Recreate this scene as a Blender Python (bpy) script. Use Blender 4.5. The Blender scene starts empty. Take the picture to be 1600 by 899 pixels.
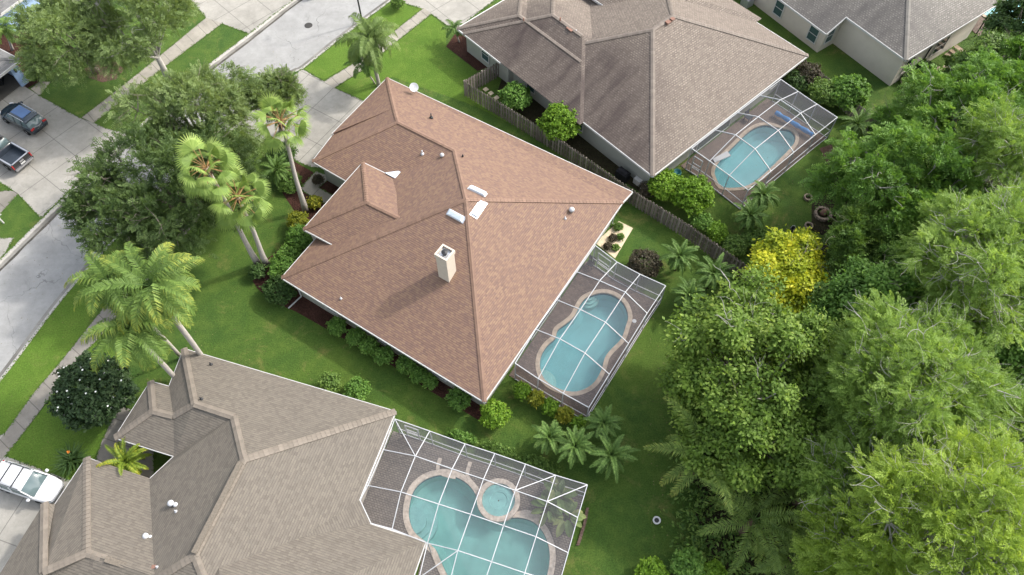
import bpy, bmesh, math
import numpy as np
from mathutils import Vector, Matrix
R = math.radians
C = bpy.context.scene.collection
SC = bpy.context.scene

# ------------------------------------------------------------------ camera, sky, sun, exposure
CAM_H, CAM_F, CAM_PITCH = 52.0, 1200.0, R(59)
cd = bpy.data.cameras.new('camera'); cam = bpy.data.objects.new('camera', cd); C.objects.link(cam)
cam.location = (0, 0, CAM_H); cam.rotation_euler = (R(90) - CAM_PITCH, 0, 0)
cd.sensor_width = 36; cd.lens = 36 * CAM_F / 1600; cd.clip_end = 3000
SC.camera = cam
SUN_AZ, SUN_EL = R(24), R(42)          # azimuth measured from +x
world = bpy.data.worlds.new('World'); SC.world = world; world.use_nodes = True
nt = world.node_tree
sky = nt.nodes.new('ShaderNodeTexSky'); sky.sky_type = 'NISHITA'; sky.sun_disc = False
sky.sun_elevation = SUN_EL; sky.sun_rotation = R(90) - SUN_AZ; sky.dust_density = 4.0; sky.air_density = 1.2; sky.ozone_density = 0.6
bg = nt.nodes['Background']; bg.inputs['Strength'].default_value = 0.15
hs = nt.nodes.new('ShaderNodeHueSaturation'); hs.inputs['Saturation'].default_value = .45   # hazy, thinly overcast sky
nt.links.new(sky.outputs[0], hs.inputs['Color']); nt.links.new(hs.outputs[0], bg.inputs[0])
sl = bpy.data.lights.new('sun', 'SUN'); sun = bpy.data.objects.new('sun', sl); C.objects.link(sun)
sl.energy = 1.3; sl.angle = R(2.5); sl.color = (1.0, 0.95, 0.88)
sd = Vector((math.cos(SUN_AZ) * math.cos(SUN_EL), math.sin(SUN_AZ) * math.cos(SUN_EL), math.sin(SUN_EL)))
sun.rotation_euler = sd.to_track_quat('Z', 'Y').to_euler(); sun.location = sd * 120
SC.view_settings.view_transform = 'Standard'; SC.view_settings.look = 'None'
SC.view_settings.exposure = 1.42; SC.view_settings.gamma = 1.0
SC.cycles.transparent_max_bounces = 16; SC.cycles.max_bounces = 6

# ------------------------------------------------------------------ survey: photo measure + height -> metres
_c, _s = math.cos(CAM_PITCH), math.sin(CAM_PITCH)
def W(px, py, z=0.0):
    x = (px - 800) / CAM_F; y = -(py - 449.5) / CAM_F
    d = Vector((x, _c + y * _s, -_s + y * _c)); t = (CAM_H - z) / -d.z
    return Vector((d.x * t, d.y * t, z))
def mpp(px, py, z=0.0):
    p = W(px, py, z); return (p.y * _c + (CAM_H - z) * _s) / CAM_F
def pix(p):
    z = p[2] - CAM_H; F = p[1] * _c - z * _s
    return 800 + CAM_F * p[0] / F, 449.5 - CAM_F * (p[1] * _s + z * _c) / F
def Ws(pts, z=0.0): return [W(x, y, z) for x, y in pts]
def height_between(base, top):
    b = W(*base); best = (1e9, 0)
    for k in range(1, 900):
        q = pix((b.x, b.y, k * .02)); e = math.hypot(q[0] - top[0], q[1] - top[1])
        if e < best[0]: best = (e, k * .02)
    return best[1]
UP = Vector((0, 0, 1))

# ------------------------------------------------------------------ materials
class NT:
    def __init__(s, name):
        s.m = bpy.data.materials.new(name); s.m.use_nodes = True; s.t = s.m.node_tree
        s.b = s.t.nodes['Principled BSDF']; s.out = s.t.nodes['Material Output']
    def n(s, typ, ins=None, **kw):
        nd = s.t.nodes.new('ShaderNode' + typ)
        for k, v in kw.items(): setattr(nd, k, v)
        for k, v in (ins or {}).items(): s.set(nd.inputs[k], v)
        return nd
    def set(s, sock, v):
        if isinstance(v, bpy.types.NodeSocket): s.t.links.new(v, sock)
        elif isinstance(v, bpy.types.Node): s.t.links.new(v.outputs[0], sock)
        else:
            if isinstance(v, (tuple, list)) and len(v) == 3 and sock.type == 'RGBA': v = (*v, 1)
            sock.default_value = v
    def math(s, op, a, b=0.0, c=None):
        nd = s.n('Math', operation=op); s.set(nd.inputs[0], a); s.set(nd.inputs[1], b)
        if c is not None: s.set(nd.inputs[2], c)
        return nd.outputs[0]
    def mix(s, fac, a, b, mode='MIX'):
        nd = s.n('Mix', data_type='RGBA', blend_type=mode)
        s.set(nd.inputs['Factor'], fac); s.set(nd.inputs[6], a); s.set(nd.inputs[7], b); return nd.outputs[2]
    def noise(s, vec, scale, detail=4, rough=.55, dist=0):
        nd = s.n('TexNoise', {'Scale': scale, 'Detail': detail, 'Roughness': rough, 'Distortion': dist})
        if vec is not None: s.set(nd.inputs['Vector'], vec)
        return nd.outputs['Fac']
    def ramp(s, fac, stops):
        nd = s.n('ValToRGB'); e = nd.color_ramp.elements
        while len(e) < len(stops): e.new(.5)
        for k, (p, col) in enumerate(stops):
            e[k].position = p; e[k].color = (*col, 1) if len(col) == 3 else col
        s.set(nd.inputs[0], fac); return nd.outputs[0]
    def rng(s, fac, a, b, c=0.0, d=1.0):
        nd = s.n('MapRange', {0: fac, 1: a, 2: b, 3: c, 4: d}); return nd.outputs[0]
    def bump(s, h, strength=.5, dist=.05):
        nd = s.n('Bump', {'Height': h, 'Strength': strength, 'Distance': dist}); s.set(s.b.inputs['Normal'], nd.outputs[0])
    def col(s, c): s.set(s.b.inputs['Base Color'], c)
    def rough(s, v): s.set(s.b.inputs['Roughness'], v)
    def spec(s, v): s.set(s.b.inputs['Specular IOR Level'], v)

def plain(name, col, rough=.6, spec=.3, metal=0.0, var=.12, scale=3.0):
    m = NT(name); tc = m.n('TexCoord').outputs['Object']
    n = m.noise(tc, scale, 5)
    m.col(m.mix(m.rng(n, .3, .7), tuple(x * (1 - var) for x in col), tuple(min(1, x * (1 + var)) for x in col)))
    m.rough(rough); m.spec(spec); m.b.inputs['Metallic'].default_value = metal
    return m.m

def shingle(name, cols, row=.145, tab=.31, stain=0.0, stain_col=(.05, .042, .04), gap=.25, hi=0.0, patch=.25, reg=False, stain_at=None):
    m = NT(name); uv = m.n('UVMap').outputs[0]; sep = m.n('SeparateXYZ', {0: uv})
    u, v = sep.outputs[0], sep.outputs[1]
    r = m.math('DIVIDE', v, row); ri = m.math('FLOOR', r); rf = m.math('FRACT', r)
    wn = m.n('TexWhiteNoise', noise_dimensions='1D'); m.set(wn.inputs['W'], ri)
    cu = m.math('ADD', m.math('DIVIDE', u, tab), m.math('MULTIPLY', ri, .5) if reg else m.math('MULTIPLY', wn.outputs[0], 3.7))
    ci = m.math('FLOOR', cu); cf = m.math('FRACT', cu)
    cv = m.n('CombineXYZ', {0: ci, 1: ri}); w2 = m.n('TexWhiteNoise', {'Vector': cv.outputs[0]}, noise_dimensions='2D')
    big = m.noise(uv, .9, 4, .6); fac = m.math('ADD', m.math('MULTIPLY', w2.outputs[0], 1 - patch), m.math('MULTIPLY', m.rng(big, .3, .7), patch))
    n = len(cols); c = m.ramp(fac, [(k / (n - 1) if n > 1 else 0, cols[k]) for k in range(n)])
    fine = m.noise(uv, 22, 3, .7)
    c = m.mix(1.0, c, m.ramp(fine, [(.3, (.78,) * 3), (.7, (1.18,) * 3)]), 'MULTIPLY')
    w3 = m.n('TexWhiteNoise', {'Vector': m.n('CombineXYZ', {0: ri, 1: ci}).outputs[0]}, noise_dimensions='2D')
    if hi > 0:    # pale worn tab corners
        a = m.math('LESS_THAN', cf, .42); b = m.math('GREATER_THAN', rf, .45)
        k = m.math('MULTIPLY', m.math('MULTIPLY', a, b), m.rng(w3.outputs[0], .2, 1, 0, hi))
        c = m.mix(k, c, tuple(min(.8, x * 2.0 + .02) for x in cols[-1]))
    # butt-edge line of every course
    ln = m.math('MULTIPLY', m.math('LESS_THAN', rf, .22), m.rng(w3.outputs[0], 0, 1, gap * .5, gap))
    c = m.mix(ln, c, tuple(x * .3 for x in cols[0]))
    if stain > 0:
        mp = m.n('Mapping', {'Vector': uv, 'Scale': (.7, .16, 1)})
        s1 = m.rng(m.noise(mp.outputs[0], 1.0, 5, .6, .4), .42, .66); s2 = m.rng(m.noise(uv, .22, 3), .35, .62)
        k = m.math('MULTIPLY', m.math('ADD', m.math('MULTIPLY', s1, .55), .45), stain)
        if stain_at:      # algae grows in patches with a shape of their own
            pos = m.n('NewGeometry').outputs['Position']; tot = None
            for (cx, cy, rad) in stain_at:
                dv = m.n('VectorMath', operation='DISTANCE'); m.set(dv.inputs[0], pos); dv.inputs[1].default_value = (cx, cy, 5)
                g_ = m.rng(m.math('ADD', dv.outputs['Value'], m.math('MULTIPLY', m.noise(uv, .35, 4), 4.0)), rad + 4.2, rad * .5 + 2, 0, 1); tot = g_ if tot is None else m.math('MAXIMUM', tot, g_)
            k = m.math('MULTIPLY', k, tot)
        else: k = m.math('MULTIPLY', k, s2)
        c = m.mix(k, c, stain_col)
    m.col(c); m.rough(.75); m.spec(.4)
    h = m.math('ADD', m.math('MULTIPLY', m.math('SUBTRACT', 1.0, rf), .6), m.math('MULTIPLY', w3.outputs[0], .4))
    m.bump(h, .55, .03)
    return m.m

def lawn_mat(name, a, b, c, dry=(.17, .17, .05), dry_amt=.5):
    m = NT(name); tc = m.n('TexCoord').outputs['Object']
    n1 = m.noise(tc, .13, 5, .65, .8); n2 = m.noise(tc, .7, 6, .7); n3 = m.noise(tc, 9, 4, .75); n4 = m.noise(tc, 34, 2, .8)
    col = m.mix(m.rng(n1, .35, .65), a, b); col = m.mix(m.math('MULTIPLY', m.rng(n2, .45, .75), .7), col, c)
    col = m.mix(m.math('MULTIPLY', m.math('MULTIPLY', m.rng(m.noise(tc, .33, 5, .7, 1.2), .56, .7), m.rng(n2, .35, .6)), dry_amt), col, dry)
    col = m.mix(1.0, col, m.ramp(n3, [(.25, (.55,) * 3), (.75, (1.38,) * 3)]), 'MULTIPLY')
    col = m.mix(1.0, col, m.ramp(n4, [(.25, (.5,) * 3), (.75, (1.5,) * 3)]), 'MULTIPLY')
    m.col(col); m.rough(.8); m.spec(.15)
    m.bump(m.math('ADD', n3, n4), 1.0, .08); return m.m

def concrete(name, col, joints=(3.0, 3.0), crack=.0, jw=.012, jdark=.35, blot=.25, bump=.2):
    m = NT(name); uv = m.n('UVMap').outputs[0]; tc = m.n('TexCoord').outputs['Object']
    n1 = m.noise(tc, .35, 6, .65, .5); n2 = m.noise(tc, 2.2, 6, .7); n3 = m.noise(tc, 26, 3, .7)
    lo = tuple(x * (1 - blot) for x in col); hi = tuple(min(.9, x * 1.12) for x in col)
    c = m.mix(m.rng(n1, .3, .66), lo, hi)
    c = m.mix(1.0, c, m.ramp(n2, [(.3, (.9, .9, .89)), (.7, (1.07,) * 3)]), 'MULTIPLY')
    c = m.mix(1.0, c, m.ramp(n3, [(.3, (.9,) * 3), (.7, (1.08,) * 3)]), 'MULTIPLY')
    st = m.rng(m.noise(tc, .6, 7, .75, 1.8), .57, .74)
    c = m.mix(m.math('MULTIPLY', st, .5), c, tuple(x * .45 for x in col))
    if joints:
        sep = m.n('SeparateXYZ', {0: uv})
        for k in (0, 1):
            if joints[k] <= 0: continue
            f = m.math('PINGPONG', sep.outputs[k], joints[k] / 2)
            wob = m.math('ADD', f, 0.0)
            l = m.math('LESS_THAN', wob, jw * 2.6)
            c = m.mix(m.math('MULTIPLY', l, 1 - jdark), c, tuple(x * .32 for x in col))
            slab = m.n('TexWhiteNoise', noise_dimensions='1D'); m.set(slab.inputs['W'], m.math('FLOOR', m.math('DIVIDE', m.math('ADD', sep.outputs[k], joints[k] / 2 * 0 + 700), joints[k])))
            c = m.mix(1.0, c, m.ramp(slab.outputs[0], [(0, (.93,) * 3), (1, (1.04,) * 3)]), 'MULTIPLY')
    if crack > 0:
        wv = m.n('VectorMath', operation='ADD'); m.set(wv.inputs[0], tc)
        nz = m.n('TexNoise', {'Vector': tc, 'Scale': .55, 'Detail': 5.0}); sc = m.n('VectorMath', operation='SCALE'); m.set(sc.inputs[0], nz.outputs['Color']); sc.inputs['Scale'].default_value = 3.0
        m.set(wv.inputs[1], sc.outputs[0])
        vo = m.n('TexVoronoi', {'Vector': wv.outputs[0], 'Scale': .16}, feature='DISTANCE_TO_EDGE')
        k = m.math('MULTIPLY', m.math('LESS_THAN', vo.outputs[0], .0055), m.rng(m.noise(tc, .25, 2), .42, .6, 0, crack))
        c = m.mix(k, c, tuple(x * .4 for x in col))
        sw = m.n('Mapping', {'Vector': tc, 'Rotation': (0, 0, R(-52)), 'Scale': (.06, 1.2, 1)})
        c = m.mix(m.rng(m.noise(sw.outputs[0], 1, 4, .6), .5, .75, 0, .3), c, tuple(x * .72 for x in col))
    m.col(c); m.rough(.88); m.spec(.2); m.bump(m.math('ADD', n3, n2), bump, .02); return m.m

def mulch_mat(name, a, b, c):
    m = NT(name); tc = m.n('TexCoord').outputs['Object']
    v = m.n('TexVoronoi', {'Vector': tc, 'Scale': 14.0, 'Randomness': 1.0}); n = m.noise(tc, 6, 5, .8); n0 = m.noise(tc, .8, 3)
    col = m.mix(m.n('SeparateColor', {0: v.outputs['Color']}).outputs[0], a, b); col = m.mix(m.rng(n, .5, .72), col, c)
    col = m.mix(1.0, col, m.ramp(n0, [(.3, (.75,) * 3), (.7, (1.2,) * 3)]), 'MULTIPLY')
    m.col(col); m.rough(.95); m.spec(.1); m.bump(m.math('ADD', v.outputs['Distance'], n), 1.0, .08); return m.m

def paver(name, cols, bw=.23, bh=.115, mort=(.1, .09, .08), ms=.012, blot=.4):
    m = NT(name); uv = m.n('UVMap').outputs[0]; tc = m.n('TexCoord').outputs['Object']
    br = m.n('TexBrick', {'Vector': uv, 'Color1': cols[0], 'Color2': cols[1], 'Mortar': mort, 'Scale': 1.0, 'Mortar Size': ms, 'Brick Width': bw, 'Row Height': bh, 'Bias': 0.0})
    n1 = m.noise(tc, .8, 5, .65); n2 = m.noise(tc, 7, 4, .7)
    c = m.mix(m.math('MULTIPLY', m.rng(n1, .4, .7), blot), br.outputs[0], cols[2])
    c = m.mix(1.0, c, m.ramp(n2, [(.3, (.8,) * 3), (.7, (1.2,) * 3)]), 'MULTIPLY')
    m.col(c); m.rough(.85); m.spec(.2); m.bump(m.math('SUBTRACT', n2, m.math('MULTIPLY', br.outputs['Fac'], .8)), .5, .02); return m.m

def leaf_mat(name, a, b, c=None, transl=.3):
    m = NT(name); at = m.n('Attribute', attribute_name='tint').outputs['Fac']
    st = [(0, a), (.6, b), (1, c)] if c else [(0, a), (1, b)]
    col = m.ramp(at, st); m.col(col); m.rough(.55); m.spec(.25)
    tr = m.n('BsdfTranslucent', {0: m.mix(1.0, col, (1.25, 1.2, .6), 'MULTIPLY')}); mx = m.n('MixShader', {0: transl, 1: m.b.outputs[0], 2: tr.outputs[0]})
    m.t.links.new(mx.outputs[0], m.out.inputs[0]); return m.m

def bark_mat(name, a, b, ring=0.0):
    m = NT(name); tc = m.n('TexCoord').outputs['Object']
    mp = m.n('Mapping', {'Vector': tc, 'Scale': (6, 6, 1.5)}); n = m.noise(mp.outputs[0], 2, 5, .7)
    col = m.mix(m.rng(n, .3, .7), a, b)
    if ring > 0:
        wv = m.n('TexWave', {'Vector': tc, 'Scale': 2.2, 'Distortion': .8}, bands_direction='Z')
        col = m.mix(m.math('MULTIPLY', wv.outputs['Fac'], ring), col, tuple(x * .55 for x in a))
    m.col(col); m.rough(.9); m.spec(.1); m.bump(n, .6, .04); return m.m

def screen_mat(name, col, amt):
    m = NT(name); m.col(col); m.rough(.7); m.spec(.1)
    tr = m.n('BsdfTransparent'); mx = m.n('MixShader', {0: amt, 1: tr.outputs[0], 2: m.b.outputs[0]})
    m.t.links.new(mx.outputs[0], m.out.inputs[0]); return m.m

def water_mat(name):
    m = NT(name); tc = m.n('TexCoord').outputs['Object']
    tr = m.n('BsdfTransparent', {0: (.86, .97, .97, 1)}); gl = m.n('BsdfGlossy', {0: (1, 1, 1, 1), 'Roughness': .06})
    bp = m.n('Bump', {'Height': m.noise(tc, 2.2, 3, .5, .5), 'Strength': .12, 'Distance': .05}); m.set(gl.inputs['Normal'], bp.outputs[0])
    fr = m.n('Fresnel', {'IOR': 1.33}); m.set(fr.inputs['Normal'], bp.outputs[0])
    mx = m.n('MixShader', {0: m.math('ADD', fr.outputs[0], .02), 1: tr.outputs[0], 2: gl.outputs[0]})
    m.t.links.new(mx.outputs[0], m.out.inputs[0]); return m.m

def glass_mat(name, col=(.02, .03, .04), rough=.05):
    m = NT(name); m.col(col); m.rough(rough); m.spec(.6); return m.m
def paint(name, col, rough=.25, coat=.6):
    m = NT(name); tc = m.n('TexCoord').outputs['Object']; n = m.noise(tc, 4, 4)
    m.col(m.mix(n, tuple(x * .93 for x in col), tuple(min(1, x * 1.05) for x in col))); m.rough(rough); m.spec(.5); m.b.inputs['Coat Weight'].default_value = coat; return m.m

M = {}
M['lawn'] = lawn_mat('lawn_grass', (.046, .100, .019), (.080, .140, .022), (.125, .185, .034), dry=(.20, .185, .062), dry_amt=.8)
M['lawn_bright'] = lawn_mat('bright_lawn_grass', (.078, .150, .018), (.105, .190, .024), (.145, .225, .035), dry=(.19, .19, .06), dry_amt=.6)
M['soil'] = mulch_mat('leaf_litter', (.030, .026, .016), (.055, .045, .026), (.045, .065, .02))
M['mulch'] = mulch_mat('bark_mulch', (.050, .024, .018), (.085, .040, .030), (.032, .018, .014))
M['mulch_pale'] = mulch_mat('pale_mulch', (.12, .075, .055), (.17, .11, .085), (.085, .055, .04))
M['street'] = concrete('street_paving', (.27, .27, .265), None, crack=.75, blot=.14, bump=.1)
M['drive'] = concrete('driveway_concrete', (.295, .283, .255), (3.1, 3.1), blot=.2)
M['walk'] = concrete('sidewalk_concrete', (.295, .275, .235), (1.5, 0), blot=.24)
M['walk_grey'] = concrete('sidewalk_weathered', (.225, .21, .185), (1.5, 0), blot=.3)
M['gravel'] = concrete('pale_gravel', (.55, .46, .33), None, blot=.15, bump=.8)
M['white'] = plain('white_paint', (.47, .47, .46), .45, .4, var=.04)
M['alum'] = plain('white_aluminium', (.45, .46, .475), .4, .5, var=.03)
M['stucco_green'] = plain('grey_green_stucco', (.30, .31, .275), .9, .1, var=.05, scale=1.2)
M['stucco_beige'] = plain('beige_stucco', (.43, .40, .35), .9, .1, var=.05, scale=1.2)
M['stucco_cream'] = plain('cream_stucco', (.52, .475, .41), .9, .1, var=.05, scale=1.2)
M['stucco_blue'] = plain('blue_stucco', (.33, .45, .66), .9, .1, var=.05, scale=1.2)
M['chimney'] = plain('chimney_stucco', (.52, .46, .385), .9, .1, var=.05)
M['metal'] = plain('galvanised_metal', (.55, .57, .6), .35, .5, .6, var=.1)
M['dark'] = plain('dark_plastic', (.02, .021, .023), .5, .4, var=.2)
M['black_cloth'] = plain('black_cover', (.018, .018, .02), .7, .2, var=.3)
M['glass'] = glass_mat('window_glass')
M['glass_teal'] = glass_mat('teal_window_glass', (.05, .09, .09), .06)
M['terra'] = plain('terracotta', (.22, .125, .095), .8, .2)
M['flash'] = plain('pale_flashing', (.62, .68, .74), .35, .5, .3, var=.05)
M['roof1'] = shingle('brown_blend_shingles', [(.140, .085, .067), (.166, .101, .073), (.182, .111, .078), (.212, .134, .088), (.170, .104, .075), (.152, .094, .074)], row=.15, tab=.22, gap=.6, patch=.05)
M['cap1'] = shingle('brown_cap_shingles', [(.18, .110, .079), (.203, .127, .090), (.191, .119, .084)], gap=.2)
M['roof2'] = shingle('weathered_taupe_shingles', [(.112, .090, .073), (.139, .113, .092), (.165, .136, .112)], row=.19, tab=.28, gap=.55, stain=1.0, stain_col=(.042, .029, .026), hi=.45, reg=True, stain_at=[(*W(915, 165, 4).xy, 6.5), (*W(850, 120, 4).xy, 5.0), (*W(800, 60, 4).xy, 4.5), (*W(960, 215, 3.5).xy, 4.0)])
M['cap2'] = shingle('taupe_cap_shingles', [(.168, .139, .116), (.188, .158, .132)], gap=.1)
M['roof3'] = shingle('grey_shingles', [(.112, .105, .093), (.135, .126, .112), (.162, .15, .135)], row=.19, tab=.28, gap=.5, stain=.75, stain_col=(.055, .05, .048), hi=.6, reg=True, stain_at=[(*W(1330, 15, 5).xy, 5.5), (*W(1385, 35, 4).xy, 4.0), (*W(1300, -10, 5).xy, 6.0)])
M['cap3'] = shingle('grey_cap_shingles', [(.16, .15, .132), (.18, .168, .149)], gap=.1)
M['roof4'] = shingle('tan_grey_shingles', [(.110, .096, .079), (.128, .112, .092), (.150, .131, .107), (.122, .108, .090)], row=.16, tab=.26, gap=.6, stain=.12, patch=.1)
M['cap4'] = shingle('tan_cap_shingles', [(.158, .136, .111), (.174, .149, .122)], gap=.1)
M['vent4'] = plain('ridge_vent_cap', (.15, .13, .106), .9, .1, var=.2, scale=9)
M['roof5'] = shingle('charcoal_shingles', [(.10, .10, .10), (.14, .14, .14), (.17, .165, .16)], gap=.4)
M['fence'] = None
def wood_mat():
    m = NT('weathered_fence_wood'); uv = m.n('UVMap').outputs[0]; sep = m.n('SeparateXYZ', {0: uv})
    w = m.n('TexWhiteNoise', noise_dimensions='1D'); m.set(w.inputs['W'], m.math('FLOOR', sep.outputs[0]))
    c = m.ramp(w.outputs[0], [(0, (.14, .12, .10)), (.5, (.22, .19, .16)), (1, (.33, .29, .25))])
    tc = m.n('TexCoord').outputs['Object']; mp = m.n('Mapping', {'Vector': tc, 'Scale': (5, 5, .6)})
    c = m.mix(m.rng(m.noise(mp.outputs[0], 2, 5, .7), .35, .75, 0, .7), c, (.06, .05, .042))
    m.col(c); m.rough(.95); m.spec(.1); return m.m
M['fence'] = wood_mat()
M['deck1'] = paver('brown_pavers', [(.125, .090, .075), (.185, .135, .11), (.095, .074, .066)], .3, .15, ms=.02)
M['deck2'] = paver('tan_pavers', [(.20, .15, .12), (.175, .13, .105), (.145, .115, .10)])
M['deck4'] = paver('grey_cobbles', [(.15, .13, .112), (.20, .175, .15), (.125, .11, .097)], .22, .15, mort=(.09, .08, .072), ms=.02)
M['coping'] = plain('pale_coping_stone', (.40, .33, .26), .8, .2, var=.2)
M['coping4'] = plain('pale_brick_coping', (.46, .40, .34), .8, .2, var=.25, scale=5)
M['pool'] = plain('pool_plaster', (.25, .54, .57), .6, .2, var=.10, scale=.5)
M['pool4'] = plain('green_pool_plaster', (.30, .56, .52), .6, .2, var=.12, scale=.4)
M['pool_step'] = plain('pool_step_plaster', (.38, .62, .60), .6, .2, var=.08)
M['water'] = water_mat('pool_water')
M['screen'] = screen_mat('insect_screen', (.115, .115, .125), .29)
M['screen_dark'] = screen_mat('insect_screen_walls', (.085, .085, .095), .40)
M['bark'] = bark_mat('grey_bark', (.17, .145, .12), (.27, .24, .20))
M['bark_pale'] = bark_mat('pale_bark', (.30, .285, .26), (.43, .41, .375))
M['palm_bark'] = bark_mat('palm_trunk', (.34, .31, .28), (.46, .43, .38), ring=.5)
M['palm_brown'] = bark_mat('palm_fibre', (.06, .042, .028), (.11, .08, .052))
M['oak'] = leaf_mat('oak_leaves', (0.05, 0.088, 0.032), (0.1, 0.158, 0.052), (0.16, 0.225, 0.082), transl=0.38)
M['oak_light'] = leaf_mat('light_oak_leaves', (0.095, 0.145, 0.055), (0.175, 0.245, 0.09), (0.26, 0.325, 0.135), transl=0.38)
M['broad'] = leaf_mat('broad_leaves', (0.062, 0.122, 0.02), (0.15, 0.245, 0.038), (0.33, 0.42, 0.09), transl=0.4)
M['lush'] = leaf_mat('lush_leaves', (0.052, 0.122, 0.022), (0.135, 0.26, 0.048), (0.24, 0.37, 0.08), transl=0.38)
M['mid'] = leaf_mat('mid_green_leaves', (0.055, 0.115, 0.022), (0.125, 0.215, 0.045), (0.21, 0.3, 0.07), transl=0.38)
M['deep'] = leaf_mat('deep_green_leaves', (0.032, 0.068, 0.02), (0.068, 0.13, 0.034), (0.12, 0.19, 0.055), transl=0.38)
M['yellow'] = leaf_mat('yellow_leaves', (0.1, 0.19, 0.018), (0.36, 0.41, 0.02), (0.62, 0.58, 0.035), transl=0.35)
M['cypress'] = leaf_mat('cypress_needles', (0.125, 0.215, 0.045), (0.23, 0.35, 0.08), (0.34, 0.46, 0.13), transl=0.42)
M['cypress_lime'] = leaf_mat('lime_cypress_needles', (0.155, 0.245, 0.04), (0.3, 0.42, 0.074), (0.43, 0.53, 0.12), transl=0.42)
M['chartreuse'] = leaf_mat('chartreuse_leaves', (.06, .13, .01), (.14, .26, .02), (.24, .36, .04))
M['croton'] = leaf_mat('croton_leaves', (0.085, 0.125, 0.014), (0.21, 0.23, 0.02), (0.36, 0.32, 0.03), transl=0.35)
M['purple'] = leaf_mat('purple_brown_leaves', (.035, .032, .02), (.075, .065, .04), (.12, .085, .06))
M['magnolia'] = leaf_mat('magnolia_leaves', (0.016, 0.036, 0.013), (0.034, 0.066, 0.022), (0.075, 0.115, 0.04), transl=0.15)
M['flower'] = plain('white_petals', (.8, .8, .74), .6, .2)
M['orange_flower'] = plain('orange_petals', (.7, .22, .03), .6, .2)
M['queen'] = leaf_mat('queen_palm_fronds', (0.075, 0.125, 0.034), (0.155, 0.225, 0.06), (0.33, 0.37, 0.1))
M['queen_gold'] = leaf_mat('golden_palm_fronds', (0.065, 0.125, 0.03), (0.14, 0.225, 0.048), (0.38, 0.39, 0.07))
M['fan'] = leaf_mat('fan_palm_leaves', (0.1, 0.175, 0.04), (0.19, 0.285, 0.065), (0.31, 0.4, 0.11), transl=0.35)
M['pygmy'] = leaf_mat('date_palm_fronds', (0.055, 0.115, 0.027), (0.125, 0.215, 0.05), (0.22, 0.3, 0.08), transl=0.35)
M['sago'] = leaf_mat('sago_fronds', (.075, .13, .015), (.17, .24, .025), (.36, .33, .035))
M['wild'] = leaf_mat('wild_palm_fronds', (0.085, 0.145, 0.035), (0.18, 0.265, 0.06), (0.4, 0.41, 0.1), transl=0.38)
M['petiole'] = plain('orange_petioles', (.28, .17, .07), .7, .2)
M['banana'] = leaf_mat('banana_leaves', (.05, .10, .03), (.12, .19, .06), (.30, .33, .14))
M['car_dark'] = paint('dark_grey_paint', (.018, .030, .040)); M['car_black'] = paint('black_paint', (.012, .013, .016)); M['car_white'] = paint('white_car_paint', (.6, .61, .63)); M['car_blue'] = paint('navy_paint', (.02, .03, .06))
M['tyre'] = plain('tyre_rubber', (.015, .015, .015), .8, .2); M['rim'] = plain('rim_alloy', (.5, .5, .52), .3, .5, .8)
M['car_glass'] = glass_mat('car_glass', (.10, .14, .145), .05); M['roof_glass'] = glass_mat('sunroof_glass', (.05, .11, .24), .04)
M['lamp_red'] = plain('tail_lamp', (.35, .02, .02), .2, .5); M['lamp_clear'] = plain('head_lamp', (.7, .7, .72), .1, .6); M['bed'] = plain('bed_liner', (.035, .045, .06), .7, .2)
M['blue_cover'] = plain('blue_solar_cover', (.03, .20, .48), .4, .4, var=.15)
M['stone'] = plain('ring_stones', (.28, .22, .17), .9, .1, var=.4, scale=6)
M['tile'] = plain('pool_tile', (.07, .16, .22), .3, .5, var=.4, scale=9)
M['litter'] = leaf_mat('fallen_leaves', (.07, .05, .03), (.16, .12, .06), (.26, .22, .10), transl=.1)
M['tufts'] = leaf_mat('grass_tufts', (.04, .085, .016), (.08, .15, .025), (.14, .20, .04))
M['old_brick'] = plain('old_brick', (.12, .085, .068), .9, .1, var=.4, scale=7)
M['teal'] = plain('teal_plastic', (.03, .16, .17), .5, .3)
M['iron'] = plain('manhole_iron', (.05, .048, .045), .7, .3, .3)
M['wood_step'] = plain('pale_wood_boards', (.28, .22, .16), .9, .1, var=.3)
M['beige_box'] = plain('beige_plastic', (.5, .49, .46), .6, .3)

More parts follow.
